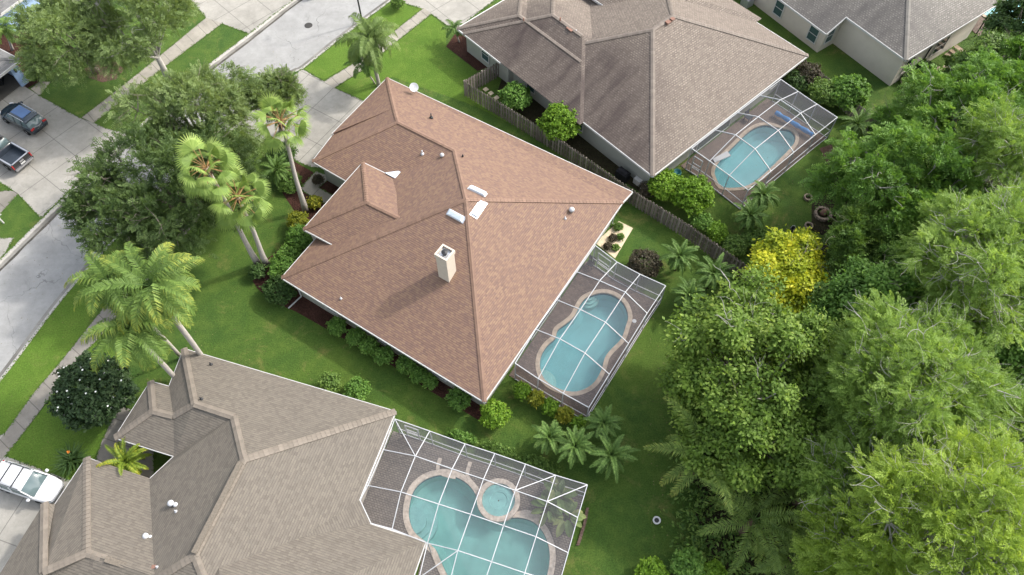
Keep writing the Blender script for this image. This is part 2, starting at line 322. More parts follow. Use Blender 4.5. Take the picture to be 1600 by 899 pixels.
# ------------------------------------------------------------------ mesh building
class MB:
    def __init__(s): s.v = []; s.f = []; s.uv = []; s.mi = []
    def add(s, vs, fs, uvs=None, mi=0):
        o = len(s.v); s.v += [Vector(p) for p in vs]
        for k, f in enumerate(fs):
            s.f.append([o + i for i in f]); s.mi.append(mi)
            s.uv.append(uvs[k] if uvs else None)
        return s
    def bar(s, a, b, w, h, up=UP, uvk=None):
        a, b = Vector(a), Vector(b); d = (b - a).normalized()
        x = d.cross(up); x = x.normalized() if x.length > 1e-4 else Vector((1, 0, 0)); y = x.cross(d)
        vs = [p + x * (sx * w / 2) + y * (sy * h / 2) for p in (a, b) for sx, sy in ((-1, -1), (1, -1), (1, 1), (-1, 1))]
        uv = None
        if uvk is not None: uv = [[(uvk + .5, .5)] * 4] * 6
        return s.add(vs, [(3, 2, 1, 0), (4, 5, 6, 7), (0, 1, 5, 4), (1, 2, 6, 5), (2, 3, 7, 6), (3, 0, 4, 7)], uv)
    def box(s, c, size, ang=0.0):
        c = Vector(c); x = Vector((math.cos(ang), math.sin(ang), 0)) * (size[0] / 2)
        return s.bar(c - x, c + x, size[1], size[2])
    def tube(s, pts, rad, n=7, cap=True):
        pts = [Vector(p) for p in pts]; rs = rad if isinstance(rad, (list, tuple)) else [rad] * len(pts); vs = []; fs = []
        ref = Vector((0.31, 0.74, 0.59))
        for i, p in enumerate(pts):
            d = (pts[min(i + 1, len(pts) - 1)] - pts[max(i - 1, 0)]).normalized()
            x = d.cross(ref); x = x.normalized() if x.length > .05 else d.cross(Vector((1, 0, 0))).normalized(); y = d.cross(x)
            vs += [p + (x * math.cos(2 * math.pi * k / n) + y * math.sin(2 * math.pi * k / n)) * rs[i] for k in range(n)]
        for i in range(len(pts) - 1):
            fs += [(i * n + k, i * n + (k + 1) % n, (i + 1) * n + (k + 1) % n, (i + 1) * n + k) for k in range(n)]
        if cap: fs += [tuple(range(n - 1, -1, -1)), tuple((len(pts) - 1) * n + k for k in range(n))]
        return s.add(vs, fs)
    def lathe(s, prof, c, n=16, axis=UP):
        c = Vector(c); q = axis.to_track_quat('Z', 'Y'); vs = []; fs = []
        for r, z in prof: vs += [c + q @ Vector((r * math.cos(2 * math.pi * k / n), r * math.sin(2 * math.pi * k / n), z)) for k in range(n)]
        for i in range(len(prof) - 1): fs += [(i * n + k, i * n + (k + 1) % n, (i + 1) * n + (k + 1) % n, (i + 1) * n + k) for k in range(n)]
        fs += [tuple(range(n - 1, -1, -1)), tuple((len(prof) - 1) * n + k for k in range(n))]
        return s.add(vs, fs)
    def prism(s, loop, z0, z1):
        n = len(loop); vs = [Vector((p[0], p[1], z0)) for p in loop] + [Vector((p[0], p[1], z1)) for p in loop]
        return s.add(vs, [tuple(range(n - 1, -1, -1)), tuple(range(n, 2 * n))] + [(k, (k + 1) % n, n + (k + 1) % n, n + k) for k in range(n)])
    def build(s, name, mats, parent=None, smooth=False, local=False):
        if not isinstance(mats, (list, tuple)): mats = [mats]
        off = Vector((0, 0, 0)) if local else world_of(parent)
        me = bpy.data.meshes.new(name); me.from_pydata([tuple(p - off) for p in s.v], [], s.f)
        for m in mats: me.materials.append(m)
        me.polygons.foreach_set('material_index', s.mi)
        if any(u is not None for u in s.uv):
            l = me.uv_layers.new(name='UVMap'); k = 0
            for f, u in zip(s.f, s.uv):
                for j in range(len(f)): l.data[k].uv = u[j] if u else (0, 0); k += 1
        if smooth: me.polygons.foreach_set('use_smooth', [True] * len(s.f))
        return link(name, me, parent)
def link(name, me, parent=None):
    o = bpy.data.objects.new(name, me); C.objects.link(o)
    if parent: o.parent = parent
    return o
def world_of(p):
    v = Vector((0, 0, 0))
    while p: v += p.location; p = p.parent
    return v
def tag(o, label=None, cat=None, group=None, kind=None):
    if label: o['label'] = label
    if cat: o['category'] = cat
    if group: o['group'] = group
    if kind: o['kind'] = kind
    return o
def thing(name, label, cat, loc=(0, 0, 0), rz=0, group=None):
    o = bpy.data.objects.new(name, None); C.objects.link(o); o.location = loc; o.rotation_euler = (0, 0, rz); o.empty_display_size = .3
    return tag(o, label, cat, group)
def copy_tree(o, parent=None):
    c = o.copy(); C.objects.link(c)
    if parent: c.parent = parent
    for ch in list(o.children): copy_tree(ch, c)
    return c
def newell(p):
    n = Vector((0, 0, 0))
    for a, b in zip(p, p[1:] + p[:1]): n += Vector(((a.y - b.y) * (a.z + b.z), (a.z - b.z) * (a.x + b.x), (a.x - b.x) * (a.y + b.y)))
    return n.normalized()
def sheet(name, loop, z, mat, holes=(), uvang=0.0, uvo=(0, 0), parent=None, kind='structure', thick=0.0):
    bm = bmesh.new(); es = []
    for lp in [loop] + list(holes):
        vs = [bm.verts.new((p[0], p[1], z)) for p in lp]
        es += [bm.edges.new((a, b)) for a, b in zip(vs, vs[1:] + vs[:1])]
    bmesh.ops.triangle_fill(bm, use_beauty=True, use_dissolve=False, edges=es)
    for f in bm.faces:
        f.normal_update()
        if f.normal.z < 0: f.normal_flip()
    if thick:
        for e in es:
            if e.is_valid:
                a, b = e.verts; c = bm.verts.new(a.co - UP * thick); d = bm.verts.new(b.co - UP * thick)
                bm.faces.new((a, b, d, c))
    uv = bm.loops.layers.uv.new('UVMap'); ca, sa = math.cos(uvang), math.sin(uvang)
    for f in bm.faces:
        for l in f.loops:
            x, y = l.vert.co.x, l.vert.co.y; l[uv].uv = (x * ca + y * sa - uvo[0], -x * sa + y * ca - uvo[1])
    me = bpy.data.meshes.new(name); bm.to_mesh(me); bm.free(); me.materials.append(mat)
    if parent:
        off = world_of(parent); me.transform(Matrix.Translation(-off))
    o = link(name, me, parent)
    if kind and not parent: tag(o, kind=kind)
    return o
def spline(pts, n=8, closed=False):
    P = [Vector(p) for p in pts]; out = []; N = len(P)
    for i in range(N if closed else N - 1):
        p0, p1, p2, p3 = (P[(i + k) % N] if closed else P[min(max(i + k, 0), N - 1)] for k in (-1, 0, 1, 2))
        for k in range(n):
            t = k / n; out.append(.5 * ((2 * p1) + (p2 - p0) * t + (2 * p0 - 5 * p1 + 4 * p2 - p3) * t * t + (3 * p1 - p0 - 3 * p2 + p3) * t ** 3))
    if not closed: out.append(P[-1].copy())
    return out
def area2(l): return sum(a[0] * b[1] - b[0] * a[1] for a, b in zip(l, l[1:] + l[:1]))
def inset(loop, d):
    l = [Vector((p[0], p[1])) for p in loop]
    if area2(l) < 0: l = l[::-1]
    out = []; n = len(l)
    for i in range(n):
        a, b, c = l[i - 1], l[i], l[(i + 1) % n]
        d1, d2 = (b - a).normalized(), (c - b).normalized(); n1, n2 = Vector((-d1.y, d1.x)), Vector((-d2.y, d2.x))
        k = 1 + n1.dot(n2); out.append(b + (n1 + n2) * (d / max(k, .3)))
    return out

# ------------------------------------------------------------------ roofs and walls
def roof_polys(mb, polys):
    for p in polys:
        p = [Vector(q) for q in p]; n = newell(p)
        if n.z < 0: p = p[::-1]; n = -n
        u = UP.cross(n); u = u.normalized() if u.length > 1e-4 else Vector((1, 0, 0)); v = n.cross(u)
        mb.add(p, [tuple(range(len(p)))], [[(q.dot(u) + 300, q.dot(v) + 300) for q in p]])
def hip_block(o, ua, du, dw, zE, k, gable=()):
    u = Vector((math.cos(ua), math.sin(ua), 0)); w = Vector((-u.y, u.x, 0)); o = Vector((o[0], o[1], zE))
    c = [o, o + u * du, o + u * du + w * dw, o + w * dw]
    h = min(du, dw) / 2
    if du >= dw: r0 = o + u * h + w * h; r1 = o + u * (du - h) + w * h
    else: r0 = o + u * h + w * h; r1 = o + u * h + w * (dw - h)
    r0 = r0 + UP * (h * k); r1 = r1 + UP * (h * k)
    if du >= dw: polys = [[c[0], c[1], r1, r0], [c[1], c[2], r1], [c[2], c[3], r0, r1], [c[3], c[0], r0]]; hips = [(c[0], r0), (c[3], r0), (c[1], r1), (c[2], r1), (r0, r1)]
    else: polys = [[c[0], c[1], r0], [c[1], c[2], r1, r0], [c[2], c[3], r1], [c[3], c[0], r0, r1]]; hips = [(c[0], r0), (c[1], r0), (c[2], r1), (c[3], r1), (r0, r1)]
    return c, polys, hips
def caps(name, lines, mat, parent, w=.2):
    mb = MB()
    for a, b in lines:
        a, b = Vector(a), Vector(b); d = (b - a).normalized(); s = d.cross(UP).normalized(); L = (b - a).length; n = s.cross(d)
        if n.z < 0: n = -n
        k = max(1, int(L / .3)); 
        for i in range(k):
            p, q = a + (b - a) * (i / k), a + (b - a) * ((i + 1) / k)
            h0, h1 = .035, .06
            vs = []
            for pt, h in ((p, h0), (q, h1)): vs += [pt + s * w - UP * (w * .22) + n * h, pt + n * (h + .012), pt - s * w - UP * (w * .22) + n * h, pt + s * w - UP * (w * .35 + .02), pt - s * w - UP * (w * .35 + .02)]
            mb.add(vs, [(0, 5, 6, 1), (1, 6, 7, 2), (3, 8, 5, 0), (2, 7, 9, 4), (5, 8, 9, 7, 6), (0, 1, 2, 4, 3)], [[(i * .31 + 7.3 * len(mb.f) % 31, .02 + .01 * j) for j in range(4 if m_ < 4 else 5)] for m_ in range(6)])
    return mb.build(name, mat, parent)
def eaves(mb, edges, h=.19, out=.06, w=.13):
    for a, b in edges:
        a, b = Vector(a), Vector(b); mb.bar(a - UP * (h / 2 + .012), b - UP * (h / 2 + .012), w, h)
def walls(name, loop, top, mat, parent, z0=-.05):
    mb = MB(); l = [Vector((p[0], p[1])) for p in loop]
    if area2(l) < 0: l = l[::-1]
    n = len(l); vs = [Vector((p.x, p.y, z0)) for p in l] + [Vector((p.x, p.y, top)) for p in l]
    mb.add(vs, [(k, (k + 1) % n, n + (k + 1) % n, n + k) for k in range(n)])
    return mb.build(name, mat, parent)
def soffit(name, outer, inner, z, mat, parent):
    o = [Vector((p[0], p[1])) for p in outer]
    if area2(o) < 0: o = o[::-1]
    n = len(o); mb = MB(); mb.add([Vector((p.x, p.y, z)) for p in o] + [Vector((p.x, p.y, z)) for p in inner], [(k, (k + 1) % n, n + (k + 1) % n, n + k) for k in range(n)])
    return mb.build(name, mat, parent)
def window(parent, c, along, out, w, h, mull=1, frame='white', glass='glass_teal', name='window'):
    c = Vector(c); a = Vector(along).normalized(); o = Vector(out).normalized(); fr = MB(); t = .09; c = c + o * .03
    for s in (-1, 1):
        fr.bar(c + a * (s * (w / 2 + t / 2)) - UP * (h / 2), c + a * (s * (w / 2 + t / 2)) + UP * (h / 2), t, .1, o)
        fr.bar(c - a * (w / 2 + t) + UP * (s * (h / 2 + t / 2)), c + a * (w / 2 + t) + UP * (s * (h / 2 + t / 2)), .1, t)
    for k in range(mull): fr.bar(c - a * (w / 2) + UP * (h * ((k + 1) / (mull + 1) - .5)), c + a * (w / 2) + UP * (h * ((k + 1) / (mull + 1) - .5)), .05, .05)
    f = fr.build(name, M[frame], parent); p = MB(); p.bar(c - a * (w / 2) - o * .01, c + a * (w / 2) - o * .01, .03, h); p.build('pane', M[glass], f); return f
def on_plane(q, tri):
    a, b, c = tri; n = (b - a).cross(c - a).normalized(); cam0 = Vector((0, 0, CAM_H)); d = W(q[0], q[1], 0) - cam0
    return cam0 + d * ((a - cam0).dot(n) / d.dot(n)), (n if n.z > 0 else -n)
def roof_item(parent, name, kind, q, tri, mat, s=1.0, ang=0.0, label=None):
    p, n = on_plane(q, tri); mb = MB()
    if kind == 'pipe': mb.tube([p - UP * .1, p + UP * .42 * s], .05 * s, 8); mb.lathe([(.16 * s, -.06), (.15 * s, .06), (.06 * s, .12)], p, 10, n)
    elif kind == 'dome': mb.lathe([(.12 * s, -.05), (.12 * s, .22), (.2 * s, .22), (.2 * s, .3), (.14 * s, .4), (.04 * s, .44)], p, 14)
    elif kind == 'goose': mb.box(p + n * .12 * s, (.42 * s, .34 * s, .26 * s), ang); mb.box(p + n * .25 * s + Vector((.04, -.04, 0)), (.5 * s, .42 * s, .07), ang)
    o = mb.build(name, mat, parent, smooth=(kind != 'goose'))
    if label: o['label'] = label
    return o
def roof_panel(parent, name, corners, tri, mat, h=.12, lip=None):
    P = [on_plane(q, tri) for q in corners]; n = P[0][1]; b = [p for p, _ in P]; c = sum(b, Vector()) / 4
    mb = MB(); t = [p + n * h for p in b]; t2 = [c + (p - c) * .8 + n * (h + .05) for p in b]
    mb.add([p - n * .05 for p in b] + t + t2, [(k, (k + 1) % 4, 4 + (k + 1) % 4, 4 + k) for k in range(4)] + [(4 + k, 4 + (k + 1) % 4, 8 + (k + 1) % 4, 8 + k) for k in range(4)] + [(8, 9, 10, 11)])
    e = (b[1] - b[0]); f_ = (b[3] - b[0])
    lo, sh = (e, f_) if e.length > f_.length else (f_, e)
    for k in range(1, 4): q0 = c - lo * .38 + sh * (.2 * (k - 2)) + n * (h + .055); mb.bar(q0, q0 + lo * .76, .035, .03, n)
    v = mb.build(name, mat, parent); mb = MB()
    mb.add([c + (p - c) * 1.16 + n * .02 for p in b] + [c + (p - c) * 1.16 - n * .04 for p in b], [(0, 1, 2, 3)] + [(k, (k + 1) % 4, 4 + (k + 1) % 4, 4 + k) for k in range(4)])
    mb.build('flashing', M['metal'], parent); return v
def downspout(parent, top, base, kick):
    mb = MB(); t = Vector(top); b = Vector(base); mb.bar(t, b + UP * .25, .09, .07, Vector((1, 0, 0))); mb.bar(b + UP * .22, b + Vector(kick) + UP * .08, .09, .07); return mb.build('downspout', M['white'], parent)

# ------------------------------------------------------------------ the ground: street, kerbs, lawns
kr = [(-330, 1010), (-140, 770), (5, 590), (125, 435), (290, 262), (441, 127), (475, 106), (526, 65), (587, 19), (700, -62), (880, -180)]
kl = [(-330, 730), (-150, 557), (0, 407), (95, 314), (188, 225), (298, 124), (390, 53), (460, -2), (590, -95), (740, -190)]
KR = spline(Ws(kr), 8); KL = spline(Ws(kl), 8)
FAR = 420
pool1_px = [(420, 285), (475, 275), (530, 290), (575, 330), (595, 390), (582, 440), (560, 500), (510, 552), (482, 590), (465, 650), (430, 710), (380, 745), (320, 757), (250, 740), (190, 700), (165, 640), (170, 580), (200, 530), (238, 495), (250, 455), (290, 425), (330, 390), (355, 340), (380, 305)]
POOL1 = spline(Ws([(790 + x / 3.1, 370 + y / 3.1) for x, y in pool1_px], -.1), 3, True)
pool2_px = [(275, 690), (268, 650), (290, 600), (330, 550), (400, 480), (470, 410), (540, 365), (610, 355), (690, 375), (750, 385), (785, 420), (780, 470), (740, 520), (680, 580), (610, 650), (540, 710), (470, 748), (390, 760), (310, 750)]
POOL2 = spline(Ws([(1050 + x / 4.086, 110 + y / 4.086) for x, y in pool2_px], -.1), 3, True)
pool4_px = [(310, 520), (335, 440), (390, 385), (465, 358), (540, 360), (610, 390), (660, 440), (690, 500), (735, 565), (790, 595), (850, 588), (920, 588), (985, 610), (1035, 660), (1065, 730), (1075, 800), (1065, 880), (1040, 960), (960, 1040), (860, 1080), (740, 1075), (620, 1020), (540, 940), (490, 850), (450, 760), (390, 715), (335, 665), (308, 590)]
POOL4 = spline(Ws([(550 + x / 3.471, 640 + y / 3.471) for x, y in pool4_px], -.1), 3, True)
def grow(loop, d): return [Vector((p.x, p.y, 0)) for p in inset(loop, -d)]
HOLES = [grow(p, .02) for p in (POOL1, POOL2, POOL4)]
sheet('ground', [(-FAR, -FAR), (FAR, -FAR), (FAR, FAR), (-FAR, FAR)], -.16, M['lawn'], HOLES)
sheet('lawn', [Vector((-60, -60, 0))] + KR + [Vector((60, 140, 0)), Vector((FAR, 300, 0)), Vector((FAR, -FAR, 0)), Vector((-60, -FAR, 0))], 0, M['lawn'], HOLES)
sheet('lawn_across_street', [Vector((-FAR, -60, 0))] + KL + [Vector((-20, 160, 0)), Vector((-FAR, 300, 0))], 0, M['lawn'])
sheet('street', KL + KR[::-1], -.13, M['street'])
def kerb_mat():
    m = NT('kerb_concrete'); uv = m.n('UVMap').outputs[0]; sep = m.n('SeparateXYZ', {0: uv}); tc = m.n('TexCoord').outputs['Object']
    n = m.noise(tc, 3, 6, .7); c = m.mix(m.rng(n, .3, .7), (.30, .29, .265), (.40, .385, .355))
    d = m.math('MULTIPLY', m.rng(m.math('ADD', sep.outputs[1], m.math('MULTIPLY', m.noise(tc, 1.2, 5, .7), .25)), .60, .72), m.rng(m.noise(tc, .35, 3), .3, .6, .45, 1))
    c = m.mix(m.math('MULTIPLY', d, .85), c, (.085, .08, .072))
    j = m.math('LESS_THAN', m.math('PINGPONG', sep.outputs[0], 1.5), .02); c = m.mix(m.math('MULTIPLY', j, .6), c, (.12, .12, .11))
    m.col(c); m.rough(.9); m.spec(.2); m.bump(n, .3, .02); return m.m
M['kerb'] = kerb_mat()
def kerb(line, side):
    mb = MB(); L = 0; prev = None
    prof = [(-.04, -.02, 0), (-.03, .022, .1), (.14, .024, .35), (.30, -.085, .6), (.58, -.122, 1.0)]
    for i in range(len(line)):
        d = (line[min(i + 1, len(line) - 1)] - line[max(i - 1, 0)]).normalized(); nn = Vector((-d.y, d.x, 0)) * side
        if i: L += (line[i] - line[i - 1]).length
        cur = [(line[i] + nn * a + UP * z, (L, v)) for a, z, v in prof]
        if prev:
            for k in range(len(prof) - 1):
                q = [prev[k], cur[k], cur[k + 1], prev[k + 1]]
                if side < 0: q = q[::-1]
                mb.add([x[0] for x in q], [(0, 1, 2, 3)], [[x[1] for x in q]])
        prev = cur
    return tag(mb.build('kerb', M['kerb']), kind='structure')
kerb(KR, 1); kerb(KL, -1)
# dirt lying in the gutter of the far kerb
dm = MB(); prev = None
rng0 = np.random.default_rng(4)
for i in range(4, len(KL) - 8):
    d = (KL[i + 1] - KL[i - 1]).normalized(); nn = Vector((d.y, -d.x, 0)); a = KL[i] + nn * (.50 + .03 * rng0.random()); b = KL[i] + nn * (.66 + .10 * rng0.random())
    cur = (Vector((a.x, a.y, -.112)), Vector((b.x, b.y, -.124)))
    if prev: dm.add([prev[0], prev[1], cur[1], cur[0]], [(0, 1, 2, 3)])
    prev = cur
M['dirt'] = mulch_mat('gutter_dirt', (.085, .08, .07), (.13, .12, .105), (.06, .058, .05))
tag(dm.build('gutter_dirt', M['dirt']), kind='structure')

PAVED = []
def wpoly(name, px, z, mat, ang=0., uvo=(0, 0), thick=.06, holes=()):
    if name in ('driveway', 'sidewalk', 'front_walk', 'entry_path'): PAVED.append([(p.x, p.y) for p in Ws(px)])
    return sheet(name, Ws(px), z, mat, holes, ang, uvo, thick=thick)
aB1 = R(-32.5)
# driveway of the brown-roofed house and its walk
wpoly('driveway', [(472, 108), (505, 127), (521, 137), (575, 161), (600, 140), (622, 200), (540, 282), (500, 262), (488, 262), (470, 255), (454, 246), (372, 202), (352, 208)], .02, M['drive'], aB1, uvo=(W(522, 137).xy.to_tuple()[0] * math.cos(aB1) + W(522, 137).y * math.sin(aB1), -W(522, 137).x * math.sin(aB1) + W(522, 137).y * math.cos(aB1)))
wpoly('front_walk', [(494, 268), (516, 276), (511, 282), (498, 294), (520, 306), (560, 320), (556, 345), (506, 317), (468, 296)], .026, M['walk'], aB1)
wpoly('sidewalk', [(506, 128), (552, 100), (600, 62), (662, 13), (674, 22), (612, 71), (565, 111), (522, 138)], .03, M['walk'], R(39))
wpoly('sidewalk', [(-28, 724), (8, 677), (55, 612), (100, 560), (133, 518), (250, 372), (352, 255), (378, 262), (275, 385), (153, 530), (127, 557), (82, 616), (36, 678), (6, 716)], .03, M['walk_grey'], R(52))
wpoly('driveway', [(-60, 770), (8, 677), (-120, 735)], .015, M['drive'], R(-18))
wpoly('driveway', [(-60, 690), (5, 712), (40, 724), (112, 752), (150, 790), (90, 899), (40, 1010), (-140, 1010), (-160, 760)], .02, M['drive'], R(-18), uvo=(1.2, .8))
wpoly('front_walk', [(160, 688), (186, 634), (205, 640), (240, 640), (240, 770), (130, 770), (118, 745), (148, 722)], .026, M['walk_grey'], R(72))
# far side of the street
wpoly('driveway', [(36, 134), (62, 150), (125, 185), (145, 192), (166, 201), (200, 209), (64, 341), (27, 302), (10, 291), (-40, 262), (-140, 230), (-60, 120)], .02, M['drive'], R(-38), uvo=(1.0, 2.3))
wpoly('sidewalk', [(128, 184), (172, 150), (245, 92), (322, 28), (347, 37), (250, 110), (146, 193)], .03, M['walk'], R(42))
wpoly('driveway', [(322, 28), (389, 53), (470, -9), (560, -80), (470, -160), (330, -120), (280, -20)], .02, M['drive'], R(-45))
wpoly('driveway', [(-2, 372), (22, 372), (3, 403), (-60, 470), (-200, 420), (-90, 345)], .02, M['drive'], R(-38))
wpoly('sidewalk', [(-60, 325), (0, 300), (12, 297), (30, 302), (-10, 345), (-60, 372)], .017, M['walk_grey'], R(52))
wpoly('driveway', [(660, 14), (674, 22), (698, 40), (716, 44), (776, -2), (900, -90), (760, -150), (616, 0)], .02, M['drive'], R(42))
wpoly('entry_path', [(48, 139), (62, 128), (80, 128), (62, 150)], .024, M['walk'], R(42))
wpoly('lawn_strip', [(6, 586), (125, 431), (178, 366), (190, 378), (133, 516), (98, 560), (54, 611), (0, 690), (-60, 780), (-140, 770)], .006, M['lawn_bright'])
wpoly('lawn_strip', [(540, 66), (526, 68), (476, 108), (505, 125), (552, 99), (600, 61), (660, 13), (612, 3), (588, 20)], .006, M['lawn_bright'])
wpoly('lawn_patch', [(524, 138), (566, 112), (613, 72), (674, 24), (695, 42), (698, 75), (745, 112), (726, 128), (800, 175), (870, 222), (840, 215), (740, 165), (612, 120), (575, 158)], .006, M['lawn_bright'])
wpoly('lawn_patch', [(4, 716), (36, 678), (84, 617), (150, 520), (190, 560), (200, 640), (150, 720), (112, 755), (40, 726)], .006, M['lawn_bright'])
# planting beds
wpoly('mulch_bed', [(398, 420), (395, 440), (403, 452), (430, 474), (462, 487), (515, 517), (550, 537), (615, 573), (672, 611), (720, 640), (748, 657), (775, 640), (700, 580), (560, 480), (470, 430), (500, 385), (470, 350), (430, 395)], .012, M['mulch'])
wpoly('mulch_bed', [(425, 262), (452, 248), (492, 271), (467, 297), (507, 319), (530, 330), (505, 390), (455, 372), (470, 345), (440, 300)], .012, M['mulch'])
wpoly('mulch_bed', [(511, 283), (499, 294), (524, 306), (560, 318), (575, 300), (545, 285)], .016, M['mulch'])
wpoly('mulch_bed', [(697, 73), (746, 111), (783, 98), (770, 80), (716, 46)], .012, M['mulch'])
wpoly('mulch_bed', [(132, 108), (140, 122), (160, 129), (182, 124), (194, 108), (180, 96), (150, 96)], .012, M['mulch_pale'])
wpoly('mulch_bed', [(0, 60), (36, 10), (70, 60), (60, 128), (40, 140), (0, 110)], .012, M['mulch'])
wpoly('mulch_bed', [(775, 150), (790, 105), (830, 130), (975, 250), (1010, 285), (1000, 300), (940, 262), (850, 205)], .012, M['soil'])
_ff = spline(Ws([(1000, 960), (1046, 905), (1098, 872), (1106, 838), (1085, 800), (1092, 765), (1062, 742), (1078, 706), (1058, 690), (1082, 650), (1070, 610), (1085, 570), (1074, 530), (1120, 490), (1160, 455), (1230, 425), (1300, 375), (1312, 330), (1296, 290), (1318, 240), (1362, 222), (1400, 196), (1450, 160), (1640, 40), (1900, 200), (1800, 800), (1500, 1000)]), 6, True)
_rf = np.random.default_rng(9)
sheet('forest_floor', [p + Vector((*_rf.normal(size=2) * .12, 0)) for p in _ff], .008, M['soil'])
wpoly('gravel_bed', [(930, 380), (967, 346), (989, 357), (961, 404)], .03, M['gravel'])
wpoly('soil_patch', [(1280, 232), (1312, 222), (1318, 252), (1297, 262)], .012, M['mulch_pale'])
wpoly('mulch_bed', [(1268, 320), (1290, 300), (1312, 320), (1306, 350), (1285, 368), (1268, 360)], .012, M['soil'])

# ------------------------------------------------------------------ house with the brown roof
zE = 2.75
h1 = thing('house', 'house with reddish brown hip roof, white gutters and beige chimney', 'house', W(700, 380))
P4, P1, Q, P2, Pn = W(440, 434, zE), W(757, 628, zE), W(973, 316, 2.86), W(988, 300, 2.62), W(605, 122, zE)
T, R1, G1, K = W(728, 312, 7.0), W(710, 235, 4.85), W(622, 191, 4.85), W(616, 169, 4.36)
Gc, B1, B1u = W(488, 252, zE), W(520, 211, zE), W(519, 209, 2.92)
u1 = (P4 - P1).normalized(); wE = Vector((.5446, .8387, 0))
V = Vector((-14.95, 47.95, zE)); V = W(596, 308, zE)
_v, _ = on_plane((636, 265), (Gc, W(540, 282, zE), R1)); V = R1 + (_v - R1) * ((R1.z - zE) / max(.2, R1.z - _v.z))
rm = MB()
roof_polys(rm, [[P4, P1, T], [P1, Q, T], [Pn, P2, Q, T, R1, G1, K], [P4, T, R1, V], [Gc, V, R1, G1], [Gc, B1, K, G1], [B1u, Pn, K], [B1, B1u, K]])
e1, e2 = W(573, 316, 5.1), W(626, 342, 5.1); zEn = 3.5
Es, En = W(474, 358, zEn), W(567, 254, zEn)
du = (En - Es).normalized(); dr = Vector((du.y, -du.x, 0))
if dr.x < 0: dr = -dr
def to_front(p, z): return p
Esb, Enb = Es + dr * 5.5, En + dr * 5.5
rm2_end = Vector((e1.x, e1.y, 5.1)) + dr * 5.2
roof_polys(rm, [[Es, En, e1], [Es, e1, rm2_end, Esb], [En, Enb, rm2_end, e1]])
roof = rm.build('roof', M['roof1'], h1)
caps('ridge_cap', [(P4, T), (P1, T), (Q, T), (T, R1), (R1, G1), (G1, Gc), (K, Pn), (G1, K)], M['cap1'], roof, .17)
caps('ridge_cap', [(Es, e1), (En, e1), (e1, e2)], M['cap1'], roof, .17)
g = MB(); eaves(g, [(P4, P1), (P1, Q), (P2, Pn), (Gc, V), (P4, V), (B1, Gc), (Pn, B1u), (Es, En), (Es, Es + dr * 3.2), (En, En + dr * 2.3), (Q, P2)]); g.build('gutter', M['white'], h1)
out1 = [P4, P1, Q, Pn, Gc, V]; in1 = inset(out1, .5)
wl1 = walls('wall', in1, zE - .1, M['stucco_green'], h1); soffit('soffit', out1, in1, zE - .14, M['white'], h1)
em = MB()                                   # tall entry porch: two square columns and the beam over them
for p in (Es + dr * .45 + du * .5, En + dr * .45 - du * .5): em.bar(p * 1.0 - UP * (p.z), Vector((p.x, p.y, zEn - .15)), .42, .42, du)
em.bar(Es + dr * .45 + du * .3 - UP * .35, En + dr * .45 - du * .3 - UP * .35, .4, .4)
em.build('porch_column', M['stucco_beige'], h1)
pa = MB(); pa.bar(Es + dr * 2.6 + du * .4 - UP * (zEn / 2), En + dr * 2.6 - du * .4 - UP * (zEn / 2), .2, zEn - .2); pa.build('entry_wall', M['stucco_green'], h1)
cr = MB(); c0, c1, c2 = W(601, 270, 3.66), W(632, 266, 3.66), W(622, 281, 3.66); cr.add([c0, c1, c2, c0 - UP * .5, c1 - UP * .5, c2 - UP * .5], [(0, 2, 1), (3, 4, 5), (0, 1, 4, 3), (1, 2, 5, 4), (2, 0, 3, 5)]); cr.build('flashing', M['flash'], roof)
# chimney
triS, triE, triN, triW, triG = (P4, P1, T), (P1, Q, T), (Pn, P2, T), (P4, T, V), (Gc, V, R1)
def chimney():
    b, _ = on_plane((700, 442), triS); c = b + (-u1).cross(UP).normalized() * -.0
    ax = (P1 - P4).normalized(); ay = Vector((-ax.y, ax.x, 0)); s = .92; c = b + ay * (s * .55) - ax * (s * .42)
    top = b.z + 3.0; mb = MB()
    mb.bar(c + UP * 0 - UP * (c.z - b.z + .6), Vector((c.x, c.y, top - .35)), s, s, ay)
    for k, (o, L) in enumerate(((ay, 1), (-ay, 1), (ax, 0), (-ax, 0))):
        t = ax if L else ay; ln = s / 2 + .06 if L else s / 2 - .06
        mb.bar(c + o * (s / 2 + 0) + t * ln + UP * (top - .18 - c.z), c + o * (s / 2) - t * ln + UP * (top - .18 - c.z), .12, .36)
    ch = mb.build('chimney', M['chimney'], roof)
    f = MB(); f.box(c + UP * (top - .27 - c.z), (s - .1, s - .1, .1), math.atan2(ax.y, ax.x)); f.build('chimney_pan', M['metal'], roof)
    f = MB(); f.tube([c + UP * (top - .3 - c.z), c + UP * (top - .02 - c.z)], .16, 12); f.lathe([(.2, 0), (.24, .05), (.05, .12)], c + UP * (top - .02 - c.z), 12); f.build('flue', M['dark'], roof)
chimney()
def z6(l): return [(400 + x / 4, 225 + y / 4) for x, y in l]
roof_panel(roof, 'roof_vent', z6([(1345, 265), (1440, 310), (1425, 328), (1328, 283)]), triN, M['flash'])
roof_panel(roof, 'roof_vent', z6([(1400, 355), (1440, 378), (1382, 462), (1342, 437)]), triE, M['flash'])
roof_panel(roof, 'roof_vent', z6([(1215, 410), (1305, 458), (1288, 493), (1196, 442)]), triS, M['flash'])
roof_item(roof, 'vent_pipe', 'pipe', (674, 184), triN, M['dark'], 1.1, label='black vent pipe'); roof_item(roof, 'vent_pipe', 'pipe', (660, 241), triG, M['metal'])
